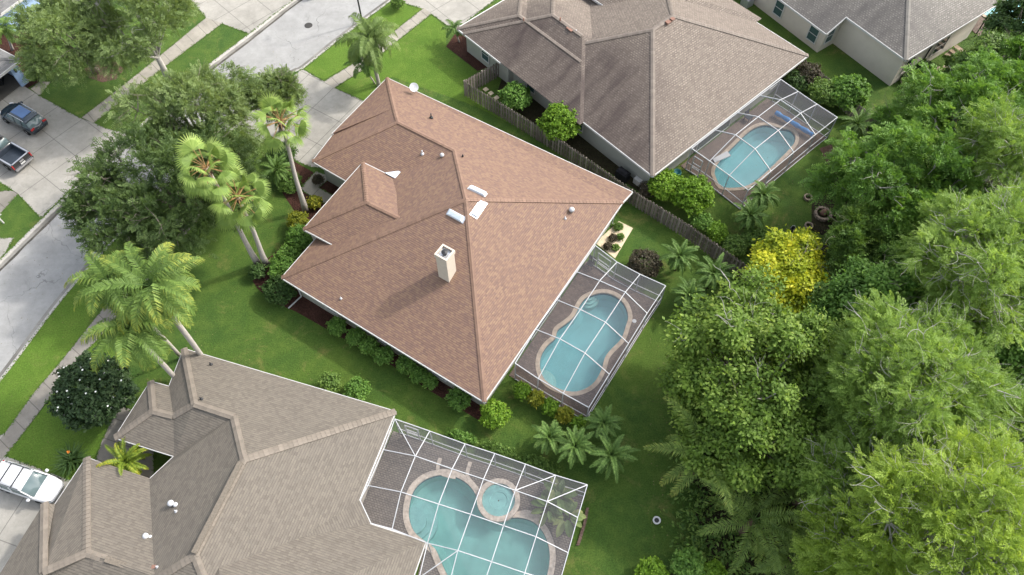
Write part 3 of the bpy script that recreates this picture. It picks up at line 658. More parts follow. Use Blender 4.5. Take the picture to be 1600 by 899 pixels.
roof_item(roof, 'vent_dome', 'dome', (691, 246), triG, M['alum'], .9); roof_item(roof, 'vent_dome', 'dome', (893, 331), triE, M['alum'], 1.1); roof_item(roof, 'vent_pipe', 'pipe', (883, 342), triE, M['alum'], .7); roof_item(roof, 'vent_pipe', 'pipe', (723, 244), triN, M['dark'], .5)
roof_item(roof, 'vent_pipe', 'pipe', (533, 467), triS, M['alum'], .6)
# satellite dish on the north eave
dp, _ = on_plane((648, 144), triN); dsh = MB(); dsh.tube([dp - UP * .1, dp + UP * .35, dp + Vector((0, -.1, .6))], .03, 6)
q = Vector((.25, -.55, .8)).normalized(); dsh.lathe([(.08, -.05), (.30, .0), (.40, .08), (.385, .10), (.2, .03), (.02, .0)], dp + Vector((0, -.12, .66)), 18, q); dsh.tube([dp + Vector((0, -.12, .6)), dp + Vector((.1, -.4, 1.05))], .018, 5); dsh.box(dp + Vector((.1, -.42, 1.07)), (.12, .07, .07)); dsh.build('satellite_dish', M['alum'], roof)
def edge_window(loop, i, t, z, w, h, parent, **kw):
    a, b = loop[i], loop[(i + 1) % len(loop)]; p = a + (b - a) * t; d = (b - a).normalized(); return window(parent, (p.x, p.y, z), (d.x, d.y, 0), (d.y, -d.x, 0), w, h, **kw)
for t in (.2, .5, .78): edge_window(in1, 0, t, 1.35, 1.1, 1.2, h1)
edge_window(in1, 1, .45, 1.15, 4.2, 2.2, h1, mull=0, name='sliding_door'); edge_window(in1, 1, .93, 1.4, 1.0, 1.1, h1); edge_window(in1, 2, .3, 1.4, 1.0, 1.1, h1)
dn = (P1 - P4).normalized()
downspout(h1, P4 + dn * .75 + Vector((.30, .48, -.25)), Vector((in1[0].x, in1[0].y, 0)) + dn * .4 + Vector((-.08, -.12, .05)), (-.9, -1.0, 0))
downspout(h1, Q + Vector((-.3, .0, -.3)), Vector((in1[2].x, in1[2].y, 0)) + Vector((.12, -.02, 0)), (.7, -.3, 0))

# ------------------------------------------------------------------ house with the weathered taupe roof
h2 = thing('house', 'house with weathered taupe hip roof behind the wooden fence', 'house', W(1020, 130))
aU = R(42.2); o2 = W(1020, 275, zE); U2 = Vector((math.cos(aU), math.sin(aU), 0)); W2 = Vector((-U2.y, U2.x, 0))
PT = .42
def loc2(u, w, z): return o2 + U2 * u + W2 * w + UP * (z - zE)
def uw(p): d = p - o2; return d.dot(U2), d.dot(W2)
g2u, g2w = uw(W(868, 20, 5.25)); g1u, g1w = uw(W(809, 17, 4.5)); wEnd = uw(W(714, 44, zE))[1]
b_main = hip_block(o2, aU, 21.0, 18.4, zE, PT)
o_b2 = loc2(-.48, 8, zE - .01); b_b2 = hip_block(o_b2, aU, 11.7, g2w + 5.85 - 8, zE - .01, PT)
o_b1 = loc2(-.49, 8, zE - .03); b_b1 = hip_block(o_b1, aU, 8.3, wEnd - 8, zE - .03, PT)
pe = W(957, 18, 3.4); eu, ew = uw(pe)
o_b3 = loc2(eu, ew - 2.5, 3.4); b_b3 = hip_block(o_b3, aU, 7.0, 7.5, 3.4, PT)
o_b4 = loc2(11.2, 6, zE - .02); b_b4 = hip_block(o_b4, aU, 10.6, 17, zE - .02, PT)
r2 = MB()
for b in (b_main, b_b2, b_b1, b_b3, b_b4): roof_polys(r2, b[1])
roof2 = r2.build('roof', M['roof2'], h2)
cl = list(b_main[2]) + [b_b2[2][3], b_b2[2][2], b_b2[2][4], b_b1[2][3], b_b1[2][2], b_b1[2][4], b_b4[2][2]][:-1]
caps('ridge_cap', [b_b4[2][2]], M['cap2'], roof2, .2)
caps('ridge_cap', cl, M['cap2'], roof2, .2); caps('ridge_cap', b_b3[2][:3], M['cap2'], roof2, .2)
g = MB(); c = b_main[0]; eaves(g, [(c[0], c[1]), (c[1], c[2]), (c[0], loc2(0, 18.0, zE)), (loc2(-.48, 18.2, zE), loc2(-.48, wEnd, zE)), (loc2(-.48, wEnd, zE), loc2(7.8, wEnd, zE)), (loc2(-.48, 18.2, zE), loc2(0, 18.2, zE))])
c3 = b_b3[0]; eaves(g, [(c3[0] + W2 * 2.2, c3[3])], .24); g.build('gutter', M['white'], h2)
lp2 = [loc2(.55, .55, 0), loc2(20.5, .55, 0), loc2(20.5, 22, 0), loc2(7.2, wEnd - .6, 0), loc2(.1, wEnd - .6, 0), loc2(.1, 17.8, 0), loc2(.55, 17.6, 0)]
walls('wall', lp2, zE - .1, M['stucco_green'], h2)
sf = MB(); sf.add([loc2(0, 0, zE - .14), loc2(0, 18.2, zE - .14), loc2(.6, 18.2, zE - .14), loc2(.6, .6, zE - .14), loc2(20.4, .6, zE - .14), loc2(21, 0, zE - .14)], [(0, 1, 2, 3), (0, 3, 4, 5)]); sf.build('soffit', M['white'], h2)
for w_ in (15.2, 9.0, 21.0): window(h2, loc2(.55 if w_ < 17 else .1, w_, 1.45), W2, -U2, .95, 1.35)
window(h2, loc2(9, .55, 1.15), U2, -W2, 4.5, 2.2, mull=0, name='sliding_door'); window(h2, loc2(17.5, .55, 1.4), U2, -W2, 1.2, 1.2)
tS2 = (loc2(0, 0, zE), loc2(0, 18, zE), loc2(9.2, 9.2, zE + PT * 9.2)); tE2 = (loc2(0, 0, zE), loc2(21, 0, zE), loc2(9.2, 9.2, zE + PT * 9.2)); tN2 = (loc2(-.48, 18, zE), loc2(-.48, 22, zE), loc2(5, 20, zE + PT * 5.48))
for q_, s_ in (((1042, 36), 1.1), ((1049, 31), .95)): roof_item(roof2, 'roof_vent', 'goose', q_, tE2, M['terra'], s_ * .75, aU)
for q_, s_ in (((889, 45), .8), ((893, 48), .9)): roof_item(roof2, 'roof_vent', 'goose', q_, tS2, M['terra'], s_, aU)
roof_item(roof2, 'vent_pipe', 'pipe', (875, 36), tS2, M['terra'], 1.4); roof_item(roof2, 'vent_pipe', 'pipe', (818, 36), tS2, M['terra'], 1.3); roof_item(roof2, 'vent_pipe', 'pipe', (900, 51), tS2, M['metal'], .7)

# ------------------------------------------------------------------ beige house at the top right
h3 = thing('house', 'beige stucco house with grey streaked roof and tall windows', 'house', W(1400, 30))
z3 = 3.5; Pc = W(1416, 94, z3); Ee = (W(1553, 10, z3) - Pc); a3 = math.atan2(Ee.y, Ee.x); U3 = Vector((math.cos(a3), math.sin(a3), 0)); W3 = Vector((-U3.y, U3.x, 0))
def loc3(u, w, z): return Pc + U3 * u + W3 * w + UP * (z - z3)
jw = (W(1322.5, 26, z3) - Pc).dot(W3)
ju = -(W(1292, 53, 2.6) - Pc).dot(U3); drop = ju * .42
b3 = hip_block(Pc, a3, 17, 24, z3, .42); r3 = MB(); roof_polys(r3, b3[1])
roof_polys(r3, [[loc3(0, jw, z3 + .004), loc3(-ju, jw, z3 - drop + .004), loc3(-ju, 24, z3 - drop + .004), loc3(0, 24, z3 + .004)]])
roof3 = r3.build('roof', M['roof3'], h3); caps('ridge_cap', b3[2], M['cap3'], roof3, .2)
g = MB(); eaves(g, [(loc3(0, 0, z3), loc3(17, 0, z3)), (loc3(0, 0, z3), loc3(0, jw, z3)), (loc3(0, jw, z3), loc3(-ju, jw, z3 - drop)), (loc3(-ju, jw, z3 - drop), loc3(-ju, 24, z3 - drop))]); g.build('gutter', M['white'], h3)
i_ = .25; ue = 9.0
while pix(loc3(ue, i_, 0))[0] < 1510: ue += .1
wm = MB()
lp3 = [loc3(i_, i_, 0), loc3(ue, i_, 0), loc3(ue, 23, 0), loc3(-ju + i_, 23, 0), loc3(-ju + i_, jw + i_, 0), loc3(i_, jw + i_, 0)]
tops = [z3 - .08, z3 - .08, z3 - .08, z3 - drop - .06, z3 - drop - .06, z3 - .08]
n_ = 6; wm.add([Vector((p.x, p.y, -.05)) for p in lp3] + [Vector((p.x, p.y, t)) for p, t in zip(lp3, tops)], [(k, (k + 1) % n_, n_ + (k + 1) % n_, n_ + k) for k in range(n_)])
wm.build('wall', M['stucco_cream'], h3)
for w_ in (jw + 1.4, jw + 5.9, jw + 10.5): window(h3, loc3(-ju + i_, w_, 1.45), W3, -U3, 1.0, 1.55)
window(h3, loc3(-ju * .45, jw + i_, 1.6), U3, -W3, .9, 1.5); window(h3, loc3(1.6, i_, 1.9), U3, -W3, 1.1, 1.5, frame='stucco_beige', glass='glass'); window(h3, loc3(6.2, i_, 1.8), U3, -W3, 1.8, 1.6, frame='stucco_beige', glass='glass')
for u_ in (4.3, ue + 2.5): db = MB(); db.bar(loc3(u_, i_ - .06, 0.05), loc3(u_, i_ - .06, z3 - .2), .1, .08, U3); db.build('downspout', M['dark'], h3)

# ------------------------------------------------------------------ tan-grey roofed house in the foreground
h4 = thing('house', 'foreground house with tan grey hip roof and long ridge vent', 'house', W(300, 760))
A4, B4, C4, D4 = W(381, 718, 5.72), W(304, 868, 5.72), W(365, 651, 4.5), W(304, 631, 4.5)
NE, NW = W(618, 643, zE), W(287, 545, zE); Fv, f1, Sw, S2_ = W(264, 604, zE), W(235, 596, zE), W(179, 684, zE), W(272, 713, zE)
e4, f4 = W(271, 650, 3.66), W(239, 642, 3.66)
u4 = Vector((math.cos(R(-17.1)), math.sin(R(-17.1)), 0)); v4 = Vector((-u4.y, u4.x, 0))
E1, Ch, Jn = W(562, 782, zE), W(579, 818, zE), W(665, 847, zE)
Gn, Gw = W(135, 715, zE), W(231, 751, zE); g4, hh = W(135, 864, 4.85), W(226, 894, 4.6)
SE4 = NE - v4 * 22 ; SW4 = Gw - v4 * 12
Bse, Bsw = B4 + (u4 - v4) * 7.0 - UP * 2.97, B4 + (-u4 - v4) * 7.0 - UP * 2.97
r4 = MB()
Ekey = NE - v4 * ((NE - B4).dot(v4) + 7.0)
roof_polys(r4, [[NE, NW, D4, C4, A4], [NW, Fv, e4, D4], [Sw, S2_, C4, D4, e4, f4], [Sw, f4, f1], [f1, f4, e4, Fv],
                [C4, A4, B4, Bsw, Gw, S2_], [NE, A4, B4, Bse, Ekey], [B4, Bsw, Bse]])
bE = hip_block(Jn - v4 * 12.0 - u4 * 16.0, R(-17.1), 16.0, 12.0, zE + .01, .44)   # wing beside the cage
roof_polys(r4, bE[1])
# chamfered corner where the wing meets the back of the house
kv = (Ch - E1).dot(v4); cor = E1 + v4 * kv; ub = -(u4 + v4)
roof_polys(r4, [[E1, Ch, cor + ub * 2.2 + UP * (.44 * 2.2)]])
oG = Gn - v4 * 14.6; bG = hip_block(oG, R(-17.1), 12.0, 14.6, zE - .015, .44)
# garage: front hip with the ridge running back into the main roof
gback = g4 + u4 * 9.0; Gb = Gn + u4 * 9.0; Gs = g4 - (Gn - g4).dot(v4) * v4 * 1.0
Gn2 = Vector((g4.x, g4.y, zE)) - v4 * (Gn - g4).dot(v4) + u4 * (Gn - g4).dot(u4)
nt1, nt2, apex = W(86, 788, zE), W(69, 786, 3.0), W(67, 894, 4.6)
roof_polys(r4, [[Gn, Gb, gback, g4], [Gn, nt1, apex - UP * .12, g4], [g4, gback, Gn2 + u4 * 9, Gn2], [nt2, apex, W(48, 975, 4.6), W(-42, 962, 3.0)], [nt1, nt2, apex], [apex - UP * .12, W(48, 975, 4.48), Gn2, g4]])
roof4 = r4.build('roof', M['roof4'], h4)
caps('ridge_cap', [(NE, A4), (A4, B4), (A4, C4), (C4, D4), (D4, NW), (D4, e4), (e4, f4), (f4, f1), (f4, Sw), (B4, Bsw), (B4, Bse), (Gn, g4), (g4, hh), (g4, apex), (apex, nt2)], M['cap4'], roof4, .24)
rv = MB(); a_, _ = on_plane((377, 726), (C4, A4, B4)); 
a_ = A4 + (B4 - A4) * .04 + u4 * -.05 + UP * .12; b_ = A4 + (B4 - A4) * .985 - u4 * .05 + UP * .12; rv.bar(a_, b_, .34, .09); rv.build('ridge_vent', M['vent4'], roof4)
rv = MB(); a_ = g4 + (hh - g4) * .34 + UP * .1; b_ = g4 + (hh - g4) * .68 + UP * .1; rv.bar(a_, b_, .34, .08); rv.build('ridge_vent', M['vent4'], roof4)
g = MB(); eaves(g, [(NE, NW), (NE, E1), (E1, Ch), (Ch, Jn), (Jn, Jn - v4 * 9), (NW, Fv), (Fv, f1), (f1, Sw), (Sw, S2_), (S2_, Gw), (Gn, Gw), (Gn, nt1), (nt2 - UP * .1, W(-42, 962, 2.9))], .17, w=.1); g.build('gutter', M['white'], h4)
out4 = [NE, NW, Fv, f1, Sw, S2_, Gw, Gn, nt1, nt2, W(-42, 962, zE), SW4 - v4 * 4, Jn - v4 * 14, Jn, Ch, E1]; in4 = inset([W(pix(p)[0], pix(p)[1], p.z) for p in out4], .45)
walls('wall', in4, zE - .1, M['stucco_beige'], h4)
sf = MB(); sf.add([NE - UP * .15, NW - UP * .15, NW - UP * .15 - v4 * .6 + u4 * .6, NE - UP * .15 - v4 * .6 - u4 * .6], [(0, 1, 2, 3)]); sf.build('soffit', M['white'], h4)
t4W, t4N, t4D = (C4, A4, B4), (NE, NW, D4), (Sw, S2_, D4)
def vent_double(q, tri, s):
    p, n = on_plane(q, tri); mb = MB(); mb.lathe([(.13 * s, -.1), (.13 * s, .3), (.22 * s, .3), (.22 * s, .42), (.1 * s, .5)], p, 14); p2 = p + Vector((.3 * s, -.06, 0)); mb.lathe([(.1 * s, -.1), (.1 * s, .2), (.17 * s, .2), (.17 * s, .3), (.08 * s, .36)], p2, 12); mb.build('roof_vent', M['alum'], roof4, smooth=True)
vent_double((270, 789), t4W, .9); vent_double((231, 840), t4W, .85); roof_item(roof4, 'vent_pipe', 'pipe', (276, 800), t4W, M['alum'], .8); roof_item(roof4, 'vent_pipe', 'goose', (242, 886), t4W, M['terra'], .5, 0); roof_item(roof4, 'vent_pipe', 'pipe', (247, 887), t4W, M['alum'], .8)
roof_item(roof4, 'vent_pipe', 'pipe', (330, 570), t4N, M['dark'], .8); roof_item(roof4, 'vent_pipe', 'pipe', (315, 624), t4N, M['dark'], .8)
window(h4, Vector((S2_.x, S2_.y, 1.2)) + Vector((.6, -.5, 0)), v4, -u4, .9, 2.0, mull=0, name='door', glass='dark')

# ------------------------------------------------------------------ blue house at the top left
h5 = thing('house', 'pale blue stucco house with open garage and charcoal roof', 'house', W(20, 60))
z5 = 2.7; cn = W(31, 93, z5); pr = W(0, 101, z5); pl = W(0, 76, z5)
ax5 = (W(145, 192) - W(40, 136)).normalized(); ay5 = Vector((-ax5.y, ax5.x, 0))    # ax5 = towards the street
ox = cn
b5 = hip_block(cn - ax5 * 9.0 - ay5 * 8.0, math.atan2(ax5.y, ax5.x), 9.0, 8.0, z5, .4)
m5 = W(1, 21, z5); b6 = hip_block(m5 - ax5 * 14.0 - ay5 * .2, math.atan2(ax5.y, ax5.x), 14.0, 14.0, z5, .4)
r5 = MB(); roof_polys(r5, b5[1]); roof_polys(r5, b6[1]); roof5 = r5.build('roof', M['roof5'], h5); caps('ridge_cap', b5[2], M['roof5'], roof5, .16); caps('ridge_cap', b6[2], M['roof5'], roof5, .16)
g = MB(); c = b5[0]; eaves(g, [(c[1], c[2]), (c[2], c[3]), (c[0], c[1])], .24); c = b6[0]; eaves(g, [(c[0], c[1]), (c[1], c[2])], .24); g.build('gutter', M['white'], h5)
wq = MB(); fc = cn - ax5 * .45 - ay5 * .4
def f5(d, z, back=0): p = fc - ay5 * d - ax5 * back; return Vector((p.x, p.y, z))
for d0, d1, za, zb in ((0, .75, -.05, z5 - .1), (5.6, 7.2, -.05, z5 - .1), (.75, 5.6, 2.2, z5 - .1)): wq.bar(f5(d0, (za + zb) / 2, .1), f5(d1, (za + zb) / 2, .1), .2, zb - za)
wq.bar(f5(.1, z5 / 2 - .08, .2), f5(.1, z5 / 2 - .08, 8.2), .2, z5 - .1); wq.bar(f5(7.1, z5 / 2 - .08, .2), f5(7.1, z5 / 2 - .08, 8.2), .2, z5 - .1); wq.bar(f5(.2, z5 / 2 - .08, 6.5), f5(7.0, z5 / 2 - .08, 6.5), .2, z5 - .1)
wq.build('wall', M['stucco_blue'], h5)
gd = MB(); gd.bar(f5(.85, 2.12, .9), f5(5.5, 2.12, .9), 1.6, .06); gd.build('garage_door', M['white'], h5)
fl5 = MB(); fl5.bar(f5(.3, .02, 3.4), f5(6.9, .02, 3.4), 6.2, .06); fl5.build('garage_floor', M['walk_grey'], h5)
bx = MB(); bx.box(f5(1.6, .5, 2.4), (1.2, .9, 1.0), .3); bx.box(f5(1.3, 1.15, 2.5), (.6, .6, .3), .5); tag(bx.build('storage_bin', M['dark']), 'dark storage bin just inside the open garage of blue house', 'bin')
w6 = [m5 - ax5 * .5 + ay5 * .3, m5 - ax5 * .5 + ay5 * 13.2, m5 - ax5 * 13.4 + ay5 * 13.2, m5 - ax5 * 13.4 + ay5 * .3]; walls('wall', w6, z5 - .1, M['stucco_blue'], h5)
em5 = MB(); pb = W(40, 22, 0); em5.bar(pb, pb + UP * 2.4, 2.2, 2.2, ax5); em5.build('entry_wall', M['stucco_blue'], h5)
lt = MB(); lt.box(f5(.4, 1.8, -.08), (.14, .14, .35)); lt.build('wall_lamp', M['dark'], h5)
dsx = MB(); dsx.bar(f5(-.05, 2.4, .0), f5(-.05, .3, .0), .09, .07, ax5); dsx.bar(f5(-.05, .25, 0), f5(-1.1, .1, .0), .09, .07); dsx.build('downspout', M['white'], h5)

# ------------------------------------------------------------------ pools, decks, screen cages
def pool(label, loop, basin, coping, steps, depth=1.25, cw=.3, wz=-.07):
    c = sum(loop, Vector()) / len(loop); p = thing('swimming_pool', label, 'pool', (c.x, c.y, 0))
    b = MB(); n = len(loop); l = [Vector((q.x, q.y)) for q in loop]
    if area2(l) < 0: l = l[::-1]
    mid = inset(l, .12); bot = inset(l, .55)
    vs = [Vector((q.x, q.y, .03)) for q in l] + [Vector((q.x, q.y, -depth * .75)) for q in mid] + [Vector((q.x, q.y, -depth)) for q in bot]
    b.add(vs, [(k, n + k, n + (k + 1) % n, (k + 1) % n) for k in range(n)] + [(n + k, 2 * n + k, 2 * n + (k + 1) % n, n + (k + 1) % n) for k in range(n)] + [tuple(2 * n + k for k in range(n))])
    b.build('basin', M[basin], p)
    tb = MB(); ti = inset(l, .012); tb.add([Vector((q.x, q.y, .03)) for q in ti] + [Vector((q.x, q.y, -.24)) for q in inset(l, .05)], [(k, n + k, n + (k + 1) % n, (k + 1) % n) for k in range(n)]); tb.build('tile_band', M['tile'], p)
    cp = MB(); o = inset(l, -cw); i = inset(l, .03)
    vs = [Vector((q.x, q.y, .075)) for q in i] + [Vector((q.x, q.y, .075)) for q in o] + [Vector((q.x, q.y, .0)) for q in o] + [Vector((q.x, q.y, -.06)) for q in i]
    cp.add(vs, [(k, (k + 1) % n, n + (k + 1) % n, n + k) for k in range(n)] + [(n + k, n + (k + 1) % n, 2 * n + (k + 1) % n, 2 * n + k) for k in range(n)] + [(3 * n + k, 3 * n + (k + 1) % n, (k + 1) % n, k) for k in range(n)])
    cp.build('coping', M[coping], p)
    w = MB(); w.add([Vector((q.x, q.y, wz)) for q in inset(l, .005)], [tuple(range(n))]); w.build('water', M['water'], p)
    for q, r, d in steps:
        s = MB()
        for k in range(3): s.lathe([(r * (1 - .22 * k), -depth), (r * (1 - .22 * k), -d - .24 * (2 - k))], Vector((q.x, q.y, 0)), 28)
        s.build('steps', M['pool_step'], p)
    return p
def clip_loop(loop, r, q): return loop
pool('swimming_pool' and 'kidney shaped blue pool in the cage behind brown-roofed house', POOL1, 'pool', 'coping', [(W(846, 592), 1.15, .35), (W(920, 458), .9, .3)], cw=.3)
pool('freeform blue pool in cage behind the weathered taupe house', POOL2, 'pool', 'coping', [], cw=.28)
p4 = pool('large green-blue freeform pool in the foreground cage', POOL4, 'pool4', 'coping4', [(W(645, 812), 1.6, .3)], cw=.36)
pl2 = MB(); q = Ws([(1117, 254), (1114, 248), (1136, 236), (1142, 243)], .16); pl2.add(q + [p - UP * .12 for p in q], [(0, 1, 2, 3), (4, 7, 6, 5)] + [(k, 4 + k, 4 + (k + 1) % 4, (k + 1) % 4) for k in range(4)]); tag(pl2.build('pool_float', M['alum']), 'pale flat pool float lying at the pool edge', 'pool float')
# round spa raised at the pool edge
sc_ = W(779, 783); sp = thing('spa', 'round raised spa with pale brick rim beside large pool', 'spa', (sc_.x, sc_.y, 0))
s = MB(); r0 = 1.12
n = 28
prof = [(r0 + .34, -.02), (r0 + .34, .34), (r0, .34), (r0 - .02, .0)]
vs = []
for r, z in prof: vs += [sc_ + Vector((r * math.cos(6.2832 * k / n), r * math.sin(6.2832 * k / n), z)) for k in range(n)]
s.add(vs, [(i * n + k, i * n + (k + 1) % n, (i + 1) * n + (k + 1) % n, (i + 1) * n + k) for i in range(3) for k in range(n)]); s.build('rim', M['coping4'], sp)
s = MB(); s.lathe([(r0 - .0, -.9), (r0 - .0, .02), (r0 * .62, .0), (r0 * .58, -.35)], sc_, n)
vs = []; 
for r, z in [(r0 + .01, .3), (r0, .12), (.60, .11), (.58, .062), (.05, .058)]: vs += [sc_ + Vector((r * math.cos(6.2832 * k / n), r * math.sin(6.2832 * k / n), z)) for k in range(n)]
s = MB(); s.add(vs, [(i * n + k, i * n + (k + 1) % n, (i + 1) * n + (k + 1) % n, (i + 1) * n + k) for i in range(4) for k in range(n)]); s.build('bench', M['pool_step'], sp)
s = MB(); s.add([sc_ + Vector((r0 * math.cos(6.2832 * k / n), r0 * math.sin(6.2832 * k / n), .24)) for k in range(n)], [tuple(range(n))]); s.build('water', M['water'], sp)

ALN = [0]
def cage(label, base, nodes, beams, perim, rails, roofpanels, deckloop, deckmat, holes, uvang, posts, extra_posts=(), kick=.22, door=None):
    N = {k: W(x, y, z) for k, (x, y, z) in nodes.items()}
    b0 = sum((N[k] for k in perim), Vector()) / len(perim); t = thing('pool_cage', label, 'pool cage', (b0.x, b0.y, 0))
    for ch in beams:
        mb = MB()
        for a, b in zip(ch, ch[1:]): mb.bar(N[a], N[b], .044, .09)
        mb.build('beam', M['alum'], t)
    def f(k, z): p = N[k]; return Vector((p.x, p.y, z))
    for k in posts:
        mb = MB(); mb.bar(f(k, 0), N[k] - UP * .04, .06, .06, Vector((1, 0, 0))); mb.build('post', M['alum'], t)
    for ch in rails:
        for z, h in ((.06, .08), (.95, .05)):
            mb = MB()
            for a, b in zip(ch, ch[1:]): mb.bar(f(a, z), f(b, z), .05, h)
            mb.build('rail', M['alum'], t)
    mb = MB()
    for p in roofpanels: mb.add([N[k] for k in p], [tuple(range(len(p)))])
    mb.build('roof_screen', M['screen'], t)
    for ch in rails:
        mb = MB()
        for a, b in zip(ch, ch[1:]): mb.add([f(a, .02), f(b, .02), N[b], N[a]], [(0, 1, 2, 3)])
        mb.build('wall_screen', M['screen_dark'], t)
    if door:
        a, b, t0, t1 = door; p, q_ = f(a, 0), f(b, 0); d = (q_ - p); mb = MB(); A, B = p + d * t0, p + d * t1
        for s_ in (A, B): mb.bar(s_ + UP * .03, s_ + UP * 2.1, .07, .07, Vector((1, 0, 0)))
        for z in (.12, .75, 1.3, 2.1): mb.bar(A + UP * z, B + UP * z, .06, .07)
        dr_ = mb.build('screen_door', M['alum'], t)
    sheet('pool_deck', deckloop, .035, M[deckmat], [grow(h, .25) for h in holes], uvang)
    return t
# cage behind the brown-roofed house
nd = {}
rows = [[(805, 568), (841, 592), (880, 615), (920, 637)], [(837, 515), (875, 530), (914, 552), (952, 585)], [(870, 469), (907, 484), (946, 504), (982, 537)], [(901, 425), (937, 439), (977, 457), (1011, 490)], [(930, 384), (964, 410), (1000, 429), (1040, 447)]]
for j, rw in enumerate(rows):
    for i, (x, y) in enumerate(rw): nd[(i, j)] = (x, y, 3.35 if (0 < i < 3 and 0 < j < 4) else (2.72 if i == 0 else 2.55))
bm_ = [[(i, j) for j in range(5)] for i in range(4)] + [[(i, j) for i in range(4)] for j in range(5)]
per = [(i, 0) for i in range(4)] + [(3, j) for j in range(1, 5)] + [(i, 4) for i in (2, 1, 0)]
rp = [[(i, j), (i + 1, j), (i + 1, j + 1), (i, j + 1)] for i in range(3) for j in range(4)]
Nn = lambda k: W(*nd[k])
inx = (Nn((0, 0)) - Nn((3, 0))).normalized() * .55
dk = [Nn((0, 0)) + inx, Nn((3, 0)), Nn((3, 4)), Nn((0, 4)) + inx]
cage('white framed screen cage over pool of brown-roofed house', 0, nd, bm_, per, [[(i, 0) for i in range(4)], [(3, j) for j in range(5)], [(3, 4), (2, 4), (1, 4), (0, 4)]], rp, dk, 'deck1', [POOL1], aB1, [k for k in per if k[0] > 0] + [(0, 0), (0, 4)], door=((0, 4), (1, 4), .2, .75))
# cage behind the weathered taupe house
nd2 = {}
rows2 = [[(125, 500), (240, 580), (365, 672), (487, 767)], [(275, 383), (405, 413), (530, 503), (632, 645)], [(418, 272), (550, 298), (678, 385), (777, 525)], [(560, 162), (692, 190), (820, 275), (915, 412)], [(695, 60), (805, 137), (925, 218), (1055, 302)]]
for j, rw in enumerate(rows2):
    for i, (x, y) in enumerate(rw): nd2[(i, j)] = (1050 + x / 4.086, 110 + y / 4.086, 3.5 if (0 < i < 3 and 0 < j < 4) else (2.72 if i == 0 else 2.6))
Nn = lambda k: W(*nd2[k]); inx = (Nn((0, 0)) - Nn((3, 0))).normalized() * .55
dk = [Nn((0, 0)) + inx, Nn((3, 0)), Nn((3, 4)), Nn((0, 4)) + inx]
cage('white framed screen cage over pool of weathered taupe house', 0, nd2, bm_, per, [[(i, 0) for i in range(4)], [(3, j) for j in range(5)], [(3, 4), (2, 4), (1, 4), (0, 4)]], rp, dk, 'deck2', [POOL2], aU, [k for k in per if k[0] > 0] + [(0, 0), (0, 4)], door=((0, 0), (1, 0), .25, .7))
# big cage in the foreground
zp, zi = 2.7, 3.45
nd4 = {'n0': (617, 655, zp), 'n1': (671.5, 674, zp), 'n2': (726.6, 694, zp), 'n3': (773, 709, zp), 'n4': (821, 725.6, zp), 'n5': (868, 743, zp), 'n6': (917.7, 758, zp),
       'w1': (599, 703, zp), 'w2': (575, 759, zp), 'w3': (562.7, 781.6, zp), 'w4': (579, 818, zp), 's1': (612.8, 826.7, zp), 's2': (668, 849, zp + .05),
       'a1': (649, 713, zi), 'a2': (706.6, 733, zi), 'a3': (755.5, 749, zi), 'a4': (805, 766.6, zi), 'a5': (855, 784, zi), 'e1': (902.6, 809, zp),
       'b1': (626.5, 769, zi), 'b2': (685.4, 788, zi), 'b3': (735.5, 804, zi), 'b4': (786.7, 821.7, zi), 'b5': (837.5, 839, zi), 'e2': (887.6, 864, zp),
       'c3': (715.4, 860.5, zi), 'c4': (768, 878, zi), 'c5': (820, 895.5, zi), 'e3': (874, 912, zp), 'x3': (693, 948, zp), 'x4': (748, 936, zi), 'x5': (800, 955, zi), 'e4': (858, 966, zp), 'x2': (655, 903, zp), 'y3': (671, 1010, zp), 'y4': (728, 1010, zp), 'y5': (785, 1022, zp), 'e5': (843, 1028, zp)}
bm4 = [['n0', 'n1', 'n2', 'n3', 'n4', 'n5', 'n6'], ['n0', 'w1', 'w2', 'w3', 'w4', 's1', 's2'], ['n6', 'e1', 'e2', 'e3', 'e4', 'e5'], ['n1', 'a1', 'b1', 's1'], ['n2', 'a2', 'b2', 's2'], ['n3', 'a3', 'b3', 'c3', 'x3'], ['n4', 'a4', 'b4', 'c4', 'x4', 'y4'], ['n5', 'a5', 'b5', 'c5', 'x5', 'y5'], ['w1', 'a1', 'a2', 'a3', 'a4', 'a5', 'e1'], ['w2', 'b1', 'b2', 'b3', 'b4', 'b5', 'e2'], ['s2', 'c3', 'c4', 'c5', 'e3'], ['s2', 'x2', 'x3', 'y3', 'y4', 'y5', 'e5'], ['x3', 'x4', 'x5', 'e4'], ['n0', 'a1'], ['a4', 'n5'], ['a5', 'n6'], ['c3', 'x2']]
rp4 = [['n0', 'n1', 'a1'], ['n0', 'a1', 'w1'], ['n1', 'n2', 'a2', 'a1'], ['n2', 'n3', 'a3', 'a2'], ['n3', 'n4', 'a4', 'a3'], ['n4', 'n5', 'a5', 'a4'], ['n5', 'n6', 'a5'], ['n6', 'e1', 'a5'], ['w1', 'a1', 'b1', 'w2'], ['a1', 'a2', 'b2', 'b1'], ['a2', 'a3', 'b3', 'b2'], ['a3', 'a4', 'b4', 'b3'], ['a4', 'a5', 'b5', 'b4'], ['a5', 'e1', 'e2', 'b5'], ['w2', 'b1', 's1', 'w4', 'w3'], ['b1', 'b2', 's2', 's1'], ['b2', 'b3', 'c3', 's2'], ['b3', 'b4', 'c4', 'c3'], ['b4', 'b5', 'c5', 'c4'], ['b5', 'e2', 'e3', 'c5'], ['s2', 'c3', 'x3', 'x2'], ['c3', 'c4', 'x4', 'x3'], ['c4', 'c5', 'x5', 'x4'], ['c5', 'e3', 'e4', 'x5'], ['x3', 'x4', 'y4', 'y3'], ['x4', 'x5', 'y5', 'y4'], ['x5', 'e4', 'e5', 'y5']]
Nn = lambda k: W(*nd4[k])
inw = -u4 * .5
